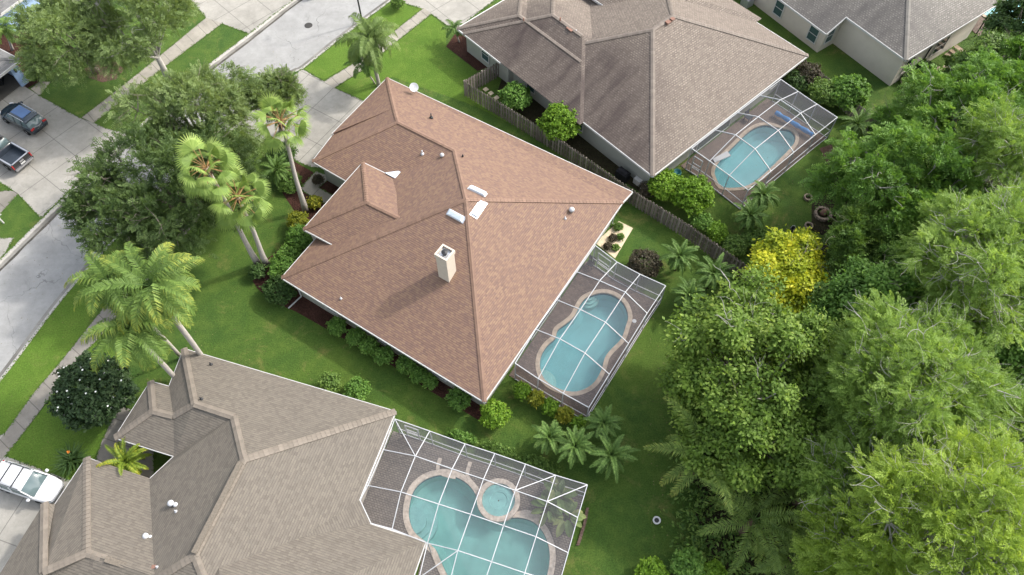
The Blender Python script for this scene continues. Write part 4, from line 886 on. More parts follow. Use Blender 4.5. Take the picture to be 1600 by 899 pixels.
dk = [Nn('n0') + inw, Nn('n6'), Nn('e5'), Nn('y3') + inw, Nn('x2') + inw, Nn('s2') + inw - v4 * .5, Nn('w4') + inw - v4 * .5, Nn('w3') + inw]
cage('large white framed screen cage in the foreground', 0, nd4, bm4, ['n0', 'n1', 'n2', 'n3', 'n4', 'n5', 'n6'], [['n0', 'n1', 'n2', 'n3', 'n4', 'n5', 'n6'], ['n6', 'e1', 'e2', 'e3', 'e4', 'e5'], ['y3', 'y4', 'y5', 'e5']], rp4, dk, 'deck4', [POOL4], R(-17.1), ['n0', 'n1', 'n2', 'n3', 'n4', 'n5', 'n6', 'e1', 'e2', 'e3', 'e4', 'e5', 'y3', 'y4', 'y5', 'x2', 's2'], door=('n0', 'n1', .25, .62))
# pale brick bands laid in the foreground deck
for pts in ([(688, 716), (684, 733), (694, 742), (712, 746)], [(735, 722), (730, 742), (738, 756), (748, 768)], [(802, 806), (822, 800), (840, 806), (852, 814)]):
    mb = MB(); l = spline(Ws(pts, .05), 6)
    for a, b in zip(l, l[1:]): mb.bar(a, b, .26, .06)
    tag(mb.build('brick_band', M['coping4']), kind='structure')
pb_ = MB(); l = spline(Ws([(560 + 355, 760 + 34), (908, 826), (899, 853)], 0), 5)
for k, (a, b) in enumerate(zip(l, l[1:])):
    for t_ in (0, .5): pb_.bar(a.lerp(b, t_) + UP * .05 + Vector((.14 + .03 * math.sin(k * 5 + t_ * 9), 0, 0)), a.lerp(b, t_ + .44) + UP * .05 + Vector((.14, 0, 0)), .2, .13)
tag(pb_.build('brick_edging', M['old_brick']), 'row of weathered bricks along east side of foreground cage', 'edging')
# solar cover on its reel, patio pieces
a, b = W(1212, 176, .45), W(1270, 211, .45); rl = thing('pool_cover_reel', 'rolled blue solar cover on reel at the pool side', 'pool cover', ((a + b) / 2).xy.to_3d())
mb = MB(); l = [a + (b - a) * (k / 12) for k in range(13)]; mb.tube(l, [.20 + .04 * math.sin(k * 2.1) for k in range(13)], 14); mb.build('cover', M['blue_cover'], rl)
for e_ in (a, b):
    mb = MB(); mb.bar(e_ + Vector((.22, .2, -.45)), e_, .05, .05); mb.bar(e_ + Vector((-.22, -.2, -.45)), e_, .05, .05); mb.build('leg', M['alum'], rl)
def chair(label, q, rz, mat):
    p = W(*q, .035); t = thing('patio_chair', label, 'chair', p, rz)
    mb = MB(); mb.bar((-.27, 0, .42), (.27, 0, .42), .54, .06); mb.build('seat', M[mat], t, local=True)
    mb = MB(); mb.bar((-.27, .26, .45), (-.27, .38, 1.0), .04, .04); mb.bar((.27, .26, .45), (.27, .38, 1.0), .04, .04); mb.bar((-.27, .32, .75), (.27, .32, .75), .04, .5); mb.build('backrest', M[mat], t, local=True)
    for sx in (-1, 1):
        for sy in (-1, 1): mb = MB(); mb.bar((sx * .25, sy * .24, 0), (sx * .25, sy * .24, .4), .04, .04, Vector((1, 0, 0))); mb.build('leg', M[mat], t, local=True)
chair('dark patio chair in the corner of the pool deck by the house', (922, 416), R(-30), 'dark')
chair('dark patio chair under the eave by the freeform pool', (1168, 188), R(40), 'bed')
# white skimmer lid on the deck
mb = MB(); mb.lathe([(.17, 0), (.17, .02), (.12, .03)], W(991, 502, .035), 14); tag(mb.build('skimmer_lid', M['alum']), 'round white skimmer lid on the brown pool deck', 'lid')

# ------------------------------------------------------------------ fences
rf = np.random.default_rng(7)
def fence(label, toppx, h=1.83, base=0.0, seed=0, cat='fence', gates=()):
    pts = [W(x, y, h) for x, y in toppx]; t = thing('wooden_fence', label, cat, (pts[0].x, pts[0].y, 0)); rg = np.random.default_rng(seed)
    pk = MB(); L = 0; step = .155; k = 0
    for a, b in zip(pts, pts[1:]):
        d = b - a; n = int(d.length / step); u = d.normalized(); w = Vector((-u.y, u.x, 0))
        for i in range(n):
            c = a + u * (step * (i + .5)); s_ = 1 if k % 2 else -1; hh_ = h + rg.uniform(-.03, .03); c = Vector((c.x, c.y, 0)) + w * (s_ * .045)
            le = rg.uniform(-.012, .012)
            pk.bar(c + UP * .04, c + UP * hh_ + w * le, .018, .135, w.cross(UP) * 0 + w, uvk=int(rg.integers(0, 400))) if False else pk.bar(c + UP * .04, c + UP * hh_ + w * le, .14, .02, w, uvk=int(rg.integers(0, 400))); k += 1
    pk.build('pickets', M['fence'], t)
    for z in (.35, 1.0, 1.62):
        mb = MB()
        for a, b in zip(pts, pts[1:]): mb.bar(Vector((a.x, a.y, z)), Vector((b.x, b.y, z)), .04, .09, uvk=5)
        mb.build('rail', M['fence'], t)
    for a, b in zip(pts, pts[1:]):
        d = b - a; m_ = max(1, round(d.length / 2.4))
        for i in range(m_):
            c = a + d * (i / m_); mb = MB(); mb.bar(Vector((c.x, c.y, 0)), Vector((c.x, c.y, h + .06)), .1, .1, Vector((1, 0, 0)), uvk=int(rg.integers(0, 99))); mb.build('post', M['fence'], t)
    return t
fence('long weathered wooden fence between brown-roofed and taupe houses', [(725, 127), (800, 172), (882, 223), (988, 297), (1080, 354), (1161, 411), (1200, 438)], seed=1)
fence('short weathered fence return joining the taupe house wall', [(726, 126), (779, 97)], seed=2)
fence('weathered fence between the taupe and beige houses', [(1120, -12), (1160, 20), (1200, 49), (1272, 105), (1310, 134), (1350, 171), (1382, 196)], seed=3)

# ------------------------------------------------------------------ vehicles
def loft(mb, st):
    """stations: list of (x, [(y,z) half section from bottom centre to top centre])"""
    rows = []
    for x, sec in st: rows.append([Vector((x, y, z)) for y, z in sec] + [Vector((x, -y, z)) for y, z in sec[::-1]])
    n = len(rows[0]); vs = [p for r in rows for p in r]
    mb.add(vs, [(i * n + k, i * n + (k + 1) % n, (i + 1) * n + (k + 1) % n, (i + 1) * n + k) for i in range(len(rows) - 1) for k in range(n)] + [tuple(range(n - 1, -1, -1)), tuple((len(rows) - 1) * n + k for k in range(n))])
def body_sec(hw, zl, zt, crown=.03):
    return [(0, zl), (hw * .86, zl), (hw * .98, zl + .14), (hw, zl + (zt - zl) * .55), (hw * .965, zt - .09), (hw * .88, zt - .01), (hw * .5, zt + crown * .7), (0, zt + crown)]
def smooth_build(mb, name, mat, t, bev=0.0):
    o = mb.build(name, mat, t, smooth=True, local=True); return o
def wheels(t, xs, hw, r=.35):
    for x in xs:
        for s_ in (-1, 1):
            mb = MB(); mb.lathe([(r * .62, -.12), (r * .95, -.12), (r, -.07), (r, .07), (r * .95, .12), (r * .62, .12)], (x, s_ * (hw - .1), r), 18, Vector((0, s_, 0))); w = mb.build('tyre', M['tyre'], t, smooth=True, local=True); w.name = 'wheel'
            mb = MB(); mb.lathe([(r * .6, -.02), (r * .58, .1), (r * .2, .13)], (x, s_ * (hw - .1), r), 14, Vector((0, s_, 0))); mb.build('rim', M['rim'], w, local=True)
def suv(label, p, rz, paintm, rails='rim', sunroof=True, group=None, L=4.65, wd=1.88):
    t = thing('parked_car', label, 'car', (p.x, p.y, .03), rz); h = L / 2; hw = wd / 2; b = MB()
    S = body_sec
    loft(b, [(-h, S(hw * .80, .48, .78)), (-h + .08, S(hw * .90, .34, .98)), (-h + .35, S(hw * .98, .26, 1.06)), (-h + 1.1, S(hw, .24, 1.04)), (.2, S(hw, .24, 1.02)), (h - 1.35, S(hw * .99, .24, 1.0)), (h - .75, S(hw * .96, .26, .93)), (h - .3, S(hw * .86, .30, .82)), (h - .08, S(hw * .72, .36, .70)), (h, S(hw * .6, .42, .62))])
    smooth_build(b, 'body', M[paintm], t)
    def G(w0, w1, z0, z1): return [(0, z0), (w0, z0), (w0 * .985, z0 + .05), (w1 * 1.03, z1 - .07), (w1 * .93, z1), (w1 * .5, z1 + .025), (0, z1 + .03)]
    g_ = MB(); loft(g_, [(-h + .12, G(hw * .80, hw * .74, .95, 1.02)), (-h + .55, G(hw * .9, hw * .76, .98, 1.55)), (-h + 1.3, G(hw * .93, hw * .79, 1.0, 1.64)), (.1, G(hw * .93, hw * .8, 1.0, 1.65)), (.5, G(hw * .93, hw * .78, 1.0, 1.60)), (h - 1.15, G(hw * .88, hw * .78, .93, 1.0))]); smooth_build(g_, 'cabin_glass', M['car_glass'], t)
    r_ = MB(); loft(r_, [(x, [(0, z - .03), (w, z - .05), (w * 1.0, z), (w * .5, z + .035), (0, z + .04)]) for x, w, z in ((-h + .42, hw * .70, 1.535), (-h + .6, hw * .77, 1.60), (-h + 1.3, hw * .80, 1.655), (.1, hw * .81, 1.665), (.5, hw * .79, 1.625))]); smooth_build(r_, 'roof', M[paintm], t)
    for s_ in (-1, 1):                                       # pillars
        q = MB()
        for x0, z0, x1, z1, w0, w1 in ((h - 1.04, .98, .5, 1.63, hw * .885, hw * .79), (-.35, 1.0, -.4, 1.65, hw * .945, hw * .81), (-h + 1.05, 1.02, -h + 1.0, 1.63, hw * .94, hw * .80), (-h + .25, 1.05, -h + .55, 1.58, hw * .86, hw * .76)): q.bar((x0, s_ * w0, z0), (x1, s_ * w1, z1), .07, .06)
        q.build('pillar', M[paintm], t, local=True)
        q = MB(); q.tube([(-h + .65, s_ * hw * .76, 1.62), (-h + .8, s_ * hw * .76, 1.70), (.1, s_ * hw * .77, 1.72), (.3, s_ * hw * .77, 1.66)], .022, 6); q.build('roof_rail', M[rails], t, local=True)
        q = MB(); q.lathe([(.02, -.1), (.1, -.07), (.12, .02), (.1, .09), (.02, .11)], (h - 1.35, s_ * (hw + .11), 1.08), 10, Vector((.2, s_, 0))); q.build('wing_mirror', M[paintm], t, local=True, smooth=True)
        q = MB(); q.bar((h - .42, s_ * hw * .78, .80), (h - .1, s_ * hw * .60, .72), .12, .14); q.build('headlight', M['lamp_clear'], t, local=True)
        q = MB(); q.bar((-h + .02, s_ * hw * .88, .93), (-h + .06, s_ * hw * .5, .95), .1, .13); q.build('tail_light', M['lamp_red'], t, local=True)
    if not sunroof:
        for xx in (-h + 1.2, -.2): q = MB(); q.bar((xx, -hw * .77, 1.74), (xx, hw * .77, 1.74), .07, .03); q.build('roof_bar', M['dark'], t, local=True)
    if sunroof:
        q = MB(); q.add([(-h + .95, -.48, 1.705), (.15, -.48, 1.713), (.15, .48, 1.713), (-h + .95, .48, 1.705)], [(0, 1, 2, 3)]); q.bar((-h + .95, 0, 1.697), (.15, 0, 1.706), .98, .012); q.build('sunroof', M['roof_glass'], t, local=True)
    q = MB(); q.bar((-h + .05, -.27, .74), (-h + .05, .27, .74), .1, .13); q.build('number_plate', M['white'], t, local=True)
    q = MB(); q.bar((-h + .03, -hw * .75, .5), (-h + .03, hw * .75, .5), .12, .12); q.bar((h - .1, -hw * .5, .46), (h - .1, hw * .5, .46), .12, .12); q.build('bumper', M['dark'], t, local=True)
    q = MB(); q.bar((-h + .5, -hw * .7, 1.60), (-h + .5, hw * .7, 1.60), .22, .03); q.build('spoiler', M[paintm], t, local=True)
    wheels(t, (-h + .95, h - .95), hw); return t
def place_car(rear, front, L):     # rear / front bumper points
    d = (front - rear); d.z = 0; d.normalize(); return rear + d * (L / 2), math.atan2(d.y, d.x)
rr = W(63, 199, .7); p, rz = place_car(rr, rr - ax5 * 5, 4.65); suv('dark grey car with blue glass roof parked on driveway', p, rz, 'car_dark')
fr = W(92, 771, .6); p = fr - u4 * 2.33; suv('white car with roof rails parked beside the foreground house', p, R(-17.1), 'car_white', rails='dark', sunroof=False)
kd = (KR[-14] - KR[-22]).normalized(); p = W(508, -32, .5); suv('navy car on the street at top edge of the picture', p, math.atan2(kd.y, kd.x), 'car_blue')
def pickup(label, rear, d):
    L = 5.6; hw = 1.0; h = L / 2; p = rear + d * h; t = thing('pickup_truck', label, 'pickup', (p.x, p.y, .03), math.atan2(d.y, d.x)); S = body_sec; b = MB()
    loft(b, [(-.55, S(hw, .34, 1.12)), (.8, S(hw, .34, 1.12)), (h - 1.3, S(hw * .99, .34, 1.14)), (h - .3, S(hw * .95, .36, 1.08)), (h, S(hw * .86, .42, .95))]); smooth_build(b, 'body', M['car_black'], t)
    q = MB(); bx0, bx1 = -h + .05, -.6
    for s_ in (-1, 1): q.bar((bx0, s_ * (hw - .09), .74), (bx1, s_ * (hw - .09), .74), .17, .78)
    q.bar((bx0 + .06, -hw + .17, .74), (bx0 + .06, hw - .17, .74), .12, .78); q.bar((bx0, 0, .42), (bx1, 0, .42), 2 * hw - .34, .14); q.build('cargo_box', M['car_black'], t, local=True)
    q = MB(); q.bar((bx0 + .13, 0, .56), (bx1, 0, .56), 2 * hw - .36, .12); q.bar((bx1 + .03, -hw + .2, .82), (bx1 + .03, hw - .2, .82), .06, .5)
    for s_ in (-1, 1): q.bar((bx0 + .15, s_ * (hw - .2), .85), (bx1, s_ * (hw - .2), .85), .05, .5)
    q.build('bed_liner', M['bed'], t, local=True)
    q = MB()
    for s_ in (-1, 1): q.bar((bx0, s_ * (hw - .1), 1.14), (bx1, s_ * (hw - .1), 1.14), .13, .03)
    q.bar((bx0 + .06, -hw + .1, 1.14), (bx0 + .06, hw - .1, 1.14), .12, .03); q.build('bed_rail', M['rim'], t, local=True)
    def G(w0, w1, z0, z1): return [(0, z0), (w0, z0), (w1 * 1.02, z1 - .06), (w1 * .9, z1), (0, z1 + .03)]
    q = MB(); loft(q, [(-.5, G(hw * .93, hw * .8, 1.1, 1.45)), (-.38, G(hw * .93, hw * .8, 1.1, 1.86)), (.9, G(hw * .93, hw * .8, 1.1, 1.9)), (1.55, G(hw * .92, hw * .8, 1.1, 1.2))]); smooth_build(q, 'cabin_glass', M['car_glass'], t)
    q = MB(); loft(q, [(x, [(0, z - .04), (w, z - .05), (w, z), (0, z + .05)]) for x, w, z in ((-.42, hw * .78, 1.87), (.2, hw * .8, 1.91), (.95, hw * .78, 1.89))]); smooth_build(q, 'roof', M['car_black'], t)
    q = MB(); q.bar((-h, -hw * .9, .5), (-h, hw * .9, .5), .2, .16); q.build('bumper', M['rim'], t, local=True)
    q = MB(); q.bar((-h - .02, -.22, .72), (-h - .02, .22, .72), .06, .13); q.build('number_plate', M['white'], t, local=True)
    q = MB(); q.bar((-h + .02, -.2, .95), (-h + .02, .2, .95), .08, .1); q.build('tailgate_handle', M['rim'], t, local=True)
    for s_ in (-1, 1): q = MB(); q.bar((-h + .03, s_ * (hw - .08), .7), (-h + .03, s_ * (hw - .08), 1.08), .1, .12, Vector((1, 0, 0))); q.build('tail_light', M['lamp_red'], t, local=True)
    wheels(t, (-h + 1.15, h - 1.0), hw, .4)
pickup('dark pickup truck with open empty bed parked on driveway', W(36, 254, .75), -ax5)

# ------------------------------------------------------------------ small things
mb = MB(); mb.lathe([(.40, -.02), (.40, .012), (.34, .02), (.05, .022)], W(482, 40, -.125), 24); tag(mb.build('manhole_cover', M['iron']), 'round dark manhole cover in the pale street', 'manhole cover')
def mailbox(label, base, mat, s_=1.0):
    p = W(*base); t = thing('mailbox', label, 'mailbox', p); mb = MB(); mb.bar((0, 0, 0), (0, 0, 1.15), .1, .1, Vector((1, 0, 0))); mb.bar((0, 0, .85), (.35, .1, 1.1), .07, .07); mb.build('post', M[mat], t, local=True)
    mb = MB(); prof = [(.11 * math.cos(a), .12 * math.sin(a) + .1) for a in np.linspace(0, math.pi, 9)]; sec = [(0, 0), (.11, 0)] + [(y, z) for y, z in prof[:5]]
    q = [(-.25, [(y, z + 1.15) for y, z in sec]), (.28, [(y, z + 1.15) for y, z in sec])]; loft(mb, q); mb.build('box', M[mat], t, local=True)
mailbox('dark mailbox on post in grass strip by the sidewalk', (203, 179), 'dark'); mailbox('white mailbox in the small lawn at the left edge', (6, 349), 'white')
lp_ = W(566, 34); t = thing('street_lamp', 'thin dark street lamp pole behind palm near top edge', 'street lamp', lp_); mb = MB(); mb.tube([(0, 0, 0), (0, 0, 4), (0, 0, 7.6)], [.09, .07, .05], 8); mb.build('pole', M['dark'], t, local=True); mb = MB(); mb.tube([(0, 0, 7.5), (-.5, .6, 7.8), (-.9, 1.1, 7.8)], .035, 6); mb.build('arm', M['dark'], t, local=True); mb = MB(); mb.box((-1.0, 1.25, 7.76), (.28, .5, .12), -.7); mb.build('lamp_head', M['dark'], t, local=True)
def ring(name, label, cat, q, r, h, wd, mat, n=14, inner='soil', mound=None):
    p = W(*q); t = thing(name, label, cat, p); mb = MB(); rg = np.random.default_rng(int(q[0]))
    for k in range(n):
        a = 2 * math.pi * k / n; c = Vector((math.cos(a), math.sin(a), 0)); tn = Vector((-c.y, c.x, 0)); ln = math.pi * r / n * .92
        mb.bar(c * r - tn * ln + UP * (h / 2), c * r + tn * ln + UP * (h / 2 + rg.uniform(-.02, .03)), wd, h + rg.uniform(-.03, .03))
    mb.build('stone_ring', M[mat], t, local=True)
    mb = MB(); mb.lathe([(r - .02, 0), (r - .02, h * .3), (.02, h * .32)], (0, 0, 0), 14); mb.build('filling', M[inner], t, local=True)
    if mound: mb = MB(); mb.lathe([(mound, 0), (mound * .95, .25), (mound * .6, .42), (.03, .47)], (.08, .1, .03), 14); mb.build('mound', M['terra'], t, local=True, smooth=True)
ring('fire_pit', 'large round stone ring with brown mound on back lawn', 'stone ring', (1285, 336), .62, .28, .2, 'stone', 16, 'soil', .3)
ring('planter_ring', 'small stone ring above the large stone ring', 'stone ring', (1262, 310), .30, .22, .12, 'stone', 10); ring('planter_ring', 'small stone ring below the large stone ring', 'stone ring', (1263, 354), .29, .2, .12, 'stone', 10)
p = W(1237, 361); t = thing('bucket', 'small dark bucket with pale handle on back lawn', 'bucket', p); mb = MB(); mb.lathe([(.16, 0), (.22, .4), (.19, .4), (.15, .1)], (0, 0, 0), 14); mb.build('pail', M['dark'], t, local=True); mb = MB(); mb.tube([(-.2, 0, .4), (-.1, .1, .6), (.1, .1, .6), (.2, 0, .4)], .018, 5); mb.build('handle', M['white'], t, local=True)
p = W(1025, 815); t = thing('flower_pot', 'white round pot with dark middle alone on the back lawn', 'pot', p); mb = MB(); mb.lathe([(.2, 0), (.27, .3), (.27, .34), (.17, .34), (.16, .2)], (0, 0, 0), 18); mb.build('pot', M['white'], t, local=True, smooth=False); mb = MB(); mb.lathe([(.16, .26), (.02, .28)], (0, 0, 0), 14); mb.build('earth', M['dark'], t, local=True)
def boxy(name, label, cat, q, size, mat, ang, extra=None):
    p = W(*q); t = thing(name, label, cat, p, ang); sx, sy, sz = size; mb = MB(); mb.bar((-sx / 2, 0, sz / 2 + .02), (sx / 2, 0, sz / 2 + .02), sy, sz); mb.build('casing', M[mat], t, local=True)
    if extra == 'fan': mb = MB(); mb.lathe([(sx * .4, 0), (sx * .4, .05), (sx * .1, .08)], (0, 0, sz + .02), 16); mb.build('fan_grille', M['dark'], t, local=True)
    if extra == 'pipes': mb = MB(); mb.tube([(.2, .1, .1), (.55, .1, .12), (.6, -.3, .15)], .04, 7); mb.lathe([(.2, 0), (.22, .5), (.1, .65)], (.75, .2, 0), 12); mb.build('pump', M['beige_box'], t, local=True)
    if extra == 'lid': mb = MB(); mb.tube([(-sx * .42, 0, sz), (0, 0, sz + .06), (sx * .42, 0, sz)], sy * .36, 9); mb.build('hood', M[mat], t, local=True)
boxy('barbecue_grill', 'black covered barbecue grill by the wooden fence', 'grill', (972, 279), (1.1, .7, .85), 'black_cloth', R(-45), 'lid')
boxy('pool_pump', 'pale pool equipment by the taupe house wall', 'pool equipment', (996, 287), (.7, .45, .6), 'beige_box', R(-46), 'pipes')
boxy('air_conditioner', 'grey air conditioner beside the beige house wall', 'air conditioner', (1166, 8), (.9, .9, .9), 'metal', a3, 'fan')
p = W(1056, 276); mb = MB(); mb.lathe([(.3, 0), (.36, .3), (.37, .62), (.32, .66), (.28, .5)], p, 16); tag(mb.build('tub', M['teal'], smooth=True), 'dark teal plastic tub beside taupe house corner', 'tub')
for k, q in enumerate([(759, 140), (767, 146), (776, 153)]):
    mb = MB(); mb.box(W(*q, .03), (.42, .42, .07), R(42)); tag(mb.build('stepping_stone', M['gravel']), 'square pale stepping stone inside the fenced side yard', 'stepping stone', 'square stepping stones in side yard')
for k, q in enumerate([(1449, 113), (1460, 110), (1468, 108), (1477, 106), (1416, 128)]):
    if k < 4: mb = MB(); mb.lathe([(.27, 0), (.27, .06), (.2, .07)], W(*q, 0), 12); tag(mb.build('stepping_stone', M['gravel']), 'round pale stepping stone behind the beige house', 'stepping stone', 'round stepping stones behind beige house')
ring('planter_ring', 'pale ringed planter at the corner of beige house', 'planter', (1416, 128), .5, .15, .12, 'gravel', 14)
st_ = thing('garden_steps', 'pale wooden steps at back of the beige house', 'steps', W(1490, 95)); sp3 = W(1490, 95)
for k in range(3): mb = MB(); mb.box(sp3 + U3 * (.55 * k) + UP * (.12 + .17 * k) - W3 * .2, (.5, 2.4, .16), a3); mb.build('tread', M['wood_step'], st_)
# pool of the beige house, seen at the frame edge
pl3 = thing('swimming_pool', 'turquoise pool of the beige house at right edge', 'pool', W(1575, 30)); mb = MB(); l = Ws([(1532, 18), (1560, -20), (1640, 0), (1600, 45), (1568, 44), (1548, 30)], .1); mb.add(l, [tuple(range(len(l)))]); w_ = mb.build('water', M['pool'], pl3)
mb = MB(); l2 = inset(l, -.35); n = len(l); li = [Vector((q.x, q.y)) for q in l]; li = li if area2(li) > 0 else li[::-1]; mb.add([Vector((q.x, q.y, .13)) for q in li] + [Vector((q.x, q.y, .11)) for q in l2], [(k, (k + 1) % n, n + (k + 1) % n, n + k) for k in range(n)]); mb.build('coping', M['coping'], pl3)
wpoly('pool_deck', [(1512, 40), (1540, -5), (1700, -60), (1720, 30), (1590, 75), (1530, 60)], .05, M['deck2'], a3)
cg = thing('pool_cage', 'dark framed screen cage at back of the beige house', 'pool cage', W(1530, 45))
for a, b in (((1523, 57), None), ((1546, 33), None), ((1590, 75), None)): q = W(*a); mb = MB(); mb.bar(q, q + UP * 2.7, .08, .08, Vector((1, 0, 0))); mb.build('post', M['dark'], cg)
for a, b, z in (((1523, 57), (1590, 75), 2.65), ((1523, 57), (1546, 33), 2.65), ((1523, 57), (1590, 75), .9), ((1590, 75), (1620, 40), 2.65)): mb = MB(); A, B = W(*a), W(*b); mb.bar(A + UP * z, B + UP * z, .07, .08); mb.build('beam', M['dark'], cg)

# ------------------------------------------------------------------ plants
def nrm(a): return a / np.maximum(np.linalg.norm(a, axis=1, keepdims=True), 1e-6)
def quads_mesh(name, V4, tint, mat, nv=4):
    n = len(V4); me = bpy.data.meshes.new(name); me.vertices.add(n * nv); me.vertices.foreach_set('co', V4.reshape(-1).astype(np.float32))
    me.loops.add(n * nv); me.loops.foreach_set('vertex_index', np.arange(n * nv, dtype=np.int32)); me.polygons.add(n)
    me.polygons.foreach_set('loop_start', np.arange(0, n * nv, nv, dtype=np.int32)); me.polygons.foreach_set('loop_total', np.full(n, nv, dtype=np.int32))
    at = me.attributes.new('tint', 'FLOAT', 'FACE'); at.data.foreach_set('value', np.clip(tint, 0, 1).astype(np.float32)); me.materials.append(mat); me.update(); me.validate(); return me
def leaf_quads(P, N, U, L, Wd):
    """rhombic leaves, folded a little by their normal"""
    V_ = nrm(np.cross(N, U)); U = nrm(np.cross(V_, N)); L = L[:, None]; Wd = Wd[:, None]
    return np.stack([P - U * L * .5, P + V_ * Wd * .5 + U * L * .05, P + U * L * .5 - N * L * .06, P - V_ * Wd * .5 + U * L * .05], 1)
def rdir(rg, n): return nrm(rg.normal(size=(n, 3)))
def crown_subs(rg, R_, n_lobes, lobe_r, n_sub, zmin=-.25, fill=(.48, .95)):
    R_ = np.array(R_); d = rdir(rg, n_lobes * 6); d = d[d[:, 2] > zmin][:n_lobes]
    # spread the lobes out
    for _ in range(12):
        for i in range(len(d)):
            df = d[i] - d; w = np.exp(-(df ** 2).sum(1) * 6)[:, None]; d[i] = d[i] + .15 * (df * w).sum(0); d[i] /= np.linalg.norm(d[i])
            if d[i, 2] < zmin: d[i, 2] = zmin
    LC = d * R_ * rg.uniform(*fill, size=(len(d), 1)); lr = lobe_r * R_.min() * rg.uniform(.7, 1.25, len(d))
    subs = []; own = []
    for i in range(len(d)):
        s = rdir(rg, n_sub); s[:, 2] = np.abs(s[:, 2]) * rg.choice([1, 1, 1, -.5], n_sub); s = nrm(s + .35 * d[i]); subs.append(LC[i] + s * lr[i] * rg.uniform(.45, 1.05, (n_sub, 1))); own += [i] * n_sub
    S = np.concatenate(subs); return LC, lr, S, np.array(own)
def leaves_at(rg, S, own, LC, n_leaf, sub_r, L, Wd, up=.7, droop=0.0, ltint=None):
    n = len(S) * n_leaf; idx = np.repeat(np.arange(len(S)), n_leaf); off = rg.normal(size=(n, 3)) * sub_r * np.array([1, 1, .6]) * .6
    P = S[idx] + off; od = nrm(S - LC[own])[idx]
    N = nrm(od * .5 + np.array([0, 0, up]) + rg.normal(size=(n, 3)) * .55); U = nrm(off + od * sub_r * .6 + rg.normal(size=(n, 3)) * .25 - np.array([0, 0, droop]))
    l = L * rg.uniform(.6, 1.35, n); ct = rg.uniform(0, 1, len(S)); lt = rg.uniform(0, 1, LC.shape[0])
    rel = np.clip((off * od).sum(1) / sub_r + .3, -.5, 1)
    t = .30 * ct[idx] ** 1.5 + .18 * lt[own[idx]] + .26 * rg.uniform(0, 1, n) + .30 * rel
    return leaf_quads(P, N, U, l, l * Wd / L * rg.uniform(.8, 1.2, n)), t
def spray_quads(rg, P0, D, Ln, pairs, ll, lw, ang=R(50), flat=.5, curve=.25):
    """feathery sprays: rows of narrow leaflets on either side of a bending twig"""
    n = len(P0); side = nrm(np.cross(D, np.array([0, 0, 1.0]) + rg.normal(size=(n, 3)) * flat)); upv = nrm(np.cross(side, D)); out = []; tt = []
    for k in range(pairs):
        t = (k + .6) / pairs; p = P0 + D * (Ln * t)[:, None] - np.array([0, 0, 1.0]) * (curve * Ln * t * t)[:, None]; s = math.sin(math.pi * (.18 + .78 * t)) ** .7
        for sg in (-1, 1):
            u = nrm(D * math.cos(ang) + side * (sg * math.sin(ang)) + upv * .12 + rg.normal(size=(n, 3)) * .14); l = ll * s * rg.uniform(.75, 1.2, n)
            out.append(leaf_quads(p + u * (l * .5)[:, None], nrm(upv + rg.normal(size=(n, 3)) * .25), u, l, np.full(n, lw))); tt.append(np.full(n, t))
    return np.concatenate(out), np.concatenate(tt), pairs * 2
def limb_tubes(mb, base, tops, r0, rg, bend=.12, hub=None, n=6, rt=.03):
    hub = hub if hub is not None else base + Vector((0, 0, 1.2))
    for tp in tops:
        mid = hub.lerp(tp, .5) + Vector(rg.normal(size=3) * bend * (tp - hub).length * .5); mb.tube([hub - Vector((0, 0, .15)), hub.lerp(mid, .6), mid, tp], [r0, r0 * .75, r0 * .5, rt], n, cap=False)
